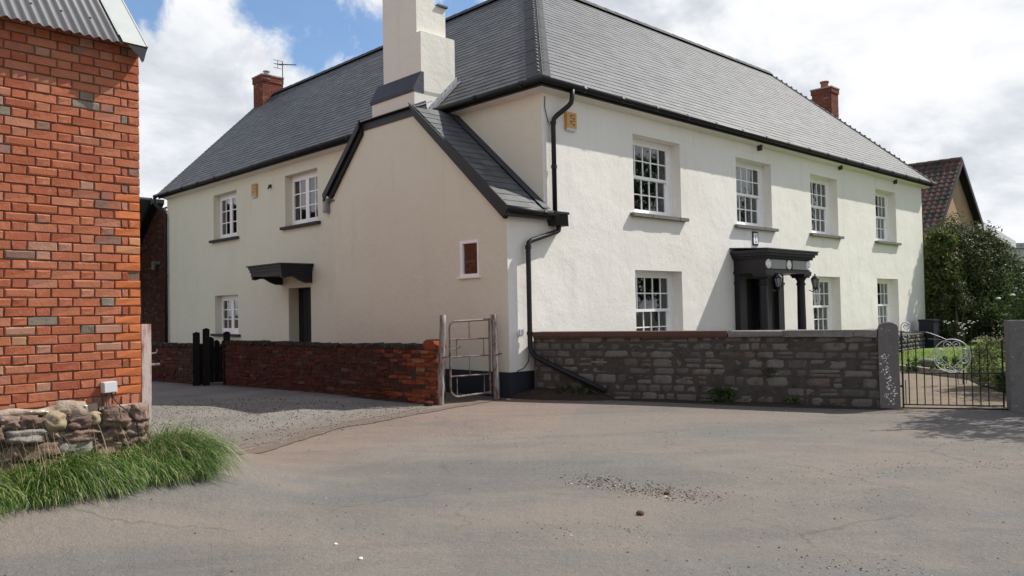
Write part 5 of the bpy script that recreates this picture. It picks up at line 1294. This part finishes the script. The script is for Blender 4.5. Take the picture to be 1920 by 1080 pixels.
for k, (x, y, h, r_) in enumerate(((25, 20.5, 9.5, 3.4), (33, 31, 11, 4.2), (36, 23, 11, 4), (8, -22, 10, 4), (-6, -20, 9, 3.6), (-17, -12, 9, 3.5), (-20, 2, 8, 3.2), (18, -18, 10, 4))):  # trees behind the viewer and to the west are added to cut sky light
    bush('offscreen_tree', ('ash tree standing across the yard east of the viewer', 'tall round tree farther east across the yard', 'tree at the south east corner of the yard', 'unseen tree added behind the viewer right of centre to cut sky light', 'unseen tree added behind the viewer left of centre to cut sky light', 'unseen tree added at the south west of the yard to cut sky light', 'unseen tree added west of the brick barn to cut sky light', 'unseen tree added behind the viewer to the far right to cut sky light')[k], 'tree', (x, y), r_, r_, h * .22, h, 60, 60, .42, M['leaf_green'], 40 + k, group='trees round the yard')
# long grass at the barn's foot
def blade(mb, base, d, L_, droop, w, n=4):
    p = Vector(base); side = Vector((-d.y, d.x, 0)).normalized() if (d.x or d.y) else Vector((1, 0, 0)); v = Vector((d.x, d.y, 1.6)).normalized(); o = len(mb.v)
    for i in range(n + 1):
        ww = w * (1 - i / n) ** .7 * .5 + .0004; mb.v.append(tuple(p - side * ww)); mb.v.append(tuple(p + side * ww))
        p = p + v * (L_ / n); v = (v + Vector((d.x, d.y, -1.2)) * droop / n).normalized()
    for i in range(n): mb.f.append((o + 2 * i, o + 2 * i + 1, o + 2 * i + 3, o + 2 * i + 2))
gm = MB(); rr = random.Random(99)
def tuft(lx, ly, n, rad, Lm, lean, dr=1.3, up_=1.6, w=.0055, seg=5):
    c0 = B2W(lx, ly)
    for _ in range(n):
        a = rr.uniform(0, 6.28); q = rad * rr.random() ** .5; b = c0 + Vector((math.cos(a) * q, math.sin(a) * q, 0)); b.z = gh(b.x, b.y) - .01
        d = Vector((math.cos(a), math.sin(a), 0)) * rr.uniform(.0, .35) + lean * rr.uniform(.6, 1.3) + Vector((rr.gauss(0, .14), rr.gauss(0, .14), 0))
        p = Vector(b); side = Vector((-d.y, d.x, 0)).normalized(); v = Vector((d.x, d.y, up_ * rr.uniform(.7, 1.2))).normalized(); o = len(gm.v); L_ = Lm * rr.uniform(.5, 1.15); dd = dr * rr.uniform(.7, 1.3); ww0 = w * rr.uniform(.6, 1.2)
        for i in range(seg + 1):
            ww = ww0 * (1 - i / seg) ** .6 * .5 + .0003; gm.v.append(tuple(p - side * ww)); gm.v.append(tuple(p + side * ww))
            p = p + v * (L_ / seg); p.z = max(p.z, gh(p.x, p.y) + .006); v = (v + Vector((d.x * .5, d.y * .5, -1.5)) * dd / seg).normalized()
        for i in range(seg): gm.f.append((o + 2 * i, o + 2 * i + 1, o + 2 * i + 3, o + 2 * i + 2))
rgt = Vector((1, -.25, 0)); fwd = Vector((.45, -.9, 0))
x = -2.4
while x < .30:                                   # rows of tufts combed down to the right, rising to a ridge
    sw = noise.noise(Vector((x * 2.2, 3, 0)))
    for ly, L_, dr in ((-.16, .30, 1.6), (-.34, .44, 1.9), (-.50, .42, 2.1), (-.64, .34, 2.0), (-.74, .22, 1.6)):
        k = rr.uniform(.75, 1.25) * (1 + .5 * sw)
        ln = (rgt * (.5 + .8 * sw + rr.uniform(-.2, .2)) + fwd * (.7 - .5 * sw)).normalized() * .8
        tuft(x + rr.uniform(-.06, .06), ly + rr.uniform(-.05, .05), 110, .085, L_ * k, ln, dr)
    x += .085
for _ in range(26): tuft(rr.uniform(-.15, .45), rr.uniform(-.35, .35), 130, .08, rr.uniform(.42, .66), rgt * .75 + fwd * rr.uniform(.0, .5), 1.9, 2.3)
for _ in range(10): tuft(rr.uniform(-1.0, -.3), rr.uniform(-.22, -.14), 100, .07, rr.uniform(.24, .40), rgt * .8 + fwd * .2, 1.8, 1.9)
gm.build('long_grass', M['grassblade'], kind='stuff')
dm = MB()
for _ in range(260):
    c0 = B2W(rr.uniform(-1.6, .35), rr.uniform(-.75, -.12)); c0.z = gh(c0.x, c0.y); d = rgt * rr.uniform(-.6, 1.2) + fwd * rr.uniform(-.2, .5); blade(dm, c0, d, rr.uniform(.25, .5), rr.uniform(.2, 1.0), .004)
dm.build('dry_grass', M['drystalk'], kind='stuff')
# lawn blades, only where near enough to read
lm_ = MB()
for _ in range(9000):
    x, y = rr.uniform(8.8, 15.5), rr.uniform(13.2, 24)
    blade(lm_, (x, y, gh(x, y) + .045), Vector((rr.gauss(0, .5), rr.gauss(0, .5), 0)), rr.uniform(.04, .09), .6, .012, 2)
lm_.build('lawn_grass', M['lawnblade'], kind='stuff')

# ================================================================== LOOSE STONES
pb = MB(); rr = random.Random(17)
OCT = [(1, 0, 0), (0, 1, 0), (-1, 0, 0), (0, -1, 0), (0, 0, 1), (0, 0, -1)]
def pebble(x, y, s_, mb=None, z=None):
    mb = pb if mb is None else mb; q = Matrix.Rotation(rr.uniform(0, 3), 3, 'Z') @ Matrix.Rotation(rr.uniform(-.5, .5), 3, 'X'); g = (gh(x, y) if z is None else z)
    mb.add([q @ Vector((a * s_ * rr.uniform(.7, 1.3), b * s_ * rr.uniform(.6, 1.1), c * s_ * rr.uniform(.45, .8))) + Vector((x, y, g + s_ * .25)) for a, b, c in OCT], [(0, 1, 4), (1, 2, 4), (2, 3, 4), (3, 0, 4), (1, 0, 5), (2, 1, 5), (3, 2, 5), (0, 3, 5)])
def streak(x0, y0, x1, y1, n, wid, smin=.002, smax=.009):
    for _ in range(n):
        t_ = rr.random(); x = x0 + (x1 - x0) * t_ + rr.gauss(0, wid); y = y0 + (y1 - y0) * t_ + rr.gauss(0, wid * 1.1); pebble(x, y, smin + (smax - smin) * rr.random() ** 3)
streak(.55, 7.15, 1.45, 6.4, 1500, .12, .003, .013); streak(1.2, 6.4, 3.0, 5.9, 260, .2); streak(2.0, 6.9, 3.6, 7.5, 260, .18); streak(.1, 5.6, .9, 5.4, 260, .15)
streak(3.4, 7.6, 5.2, 7.3, 420, .15); streak(-.6, 9.8, .6, 9.0, 300, .3); streak(4.2, 8.7, 6.3, 8.4, 260, .12); streak(-2.6, 6.2, -.6, 6.6, 200, .3, .002, .006); streak(1.6, 4.7, 2.3, 4.6, 260, .12); streak(-1.2, 9.4, .2, 10.9, 260, .35, .003, .008)
for _ in range(4200): pebble(rr.uniform(-6, 8), 4.2 + 9.5 * rr.random() ** 1.4, .002 + .009 * rr.random() ** 5)
pb.build('loose_chippings', M['pebble'], kind='stuff')
gv = MB(); pbs = 0
while pbs < 5200:
    x, y = rr.uniform(-8.5, -1.4), rr.uniform(8.3, 14.5)
    if x * .885 - y * .466 + 6.75 < 0 and y < 17 - (x + 7) * .75: pebble(x, y, .006 + .010 * rr.random() ** 2, gv, gh(x, y) + .006); pbs += 1
gv.build('drive_chippings', M['pebble'], kind='stuff')
def lone_stone(name, label, x, y, s_, m, cat='stone'):
    vs, fs = stone_mb(s_ * 2.2, s_ * 1.4, s_, rr, .8, 6)
    o = MB().add([(a - s_ * 1.1, b, c) for a, b, c in vs], fs).build(name, m, smooth=True, mtx=Matrix.Translation((x, y, gh(x, y) - .004)) @ Matrix.Rotation(rr.uniform(0, 1), 4, 'Z')); o['label'] = label; o['category'] = cat
lone_stone('earth_clod', 'dark red brown clod lying alone on the tarmac near the middle', .91, 5.9, .024, M['clod'], 'clod')
lone_stone('earth_clod', 'dark clod at the end of the gravel streak', 1.22, 6.52, .020, M['clod'], 'clod')
lone_stone('pale_stone', 'small white chip at the bottom of the road below centre', -.95, 4.93, .012, M['paleflint'])
lone_stone('pale_stone', 'tiny white chip on the road left of centre further back', -1.17, 5.26, .011, M['paleflint'])
lone_stone('pale_stone', 'yellowish round stone at the house corner plinth', -.08, 13.52, .035, M['stone_buff'])
lone_stone('broken_brick', 'broken brick lying at the end of the dark brick wall', -1.36, 13.02, .06, M['wallbrick'], 'brick')
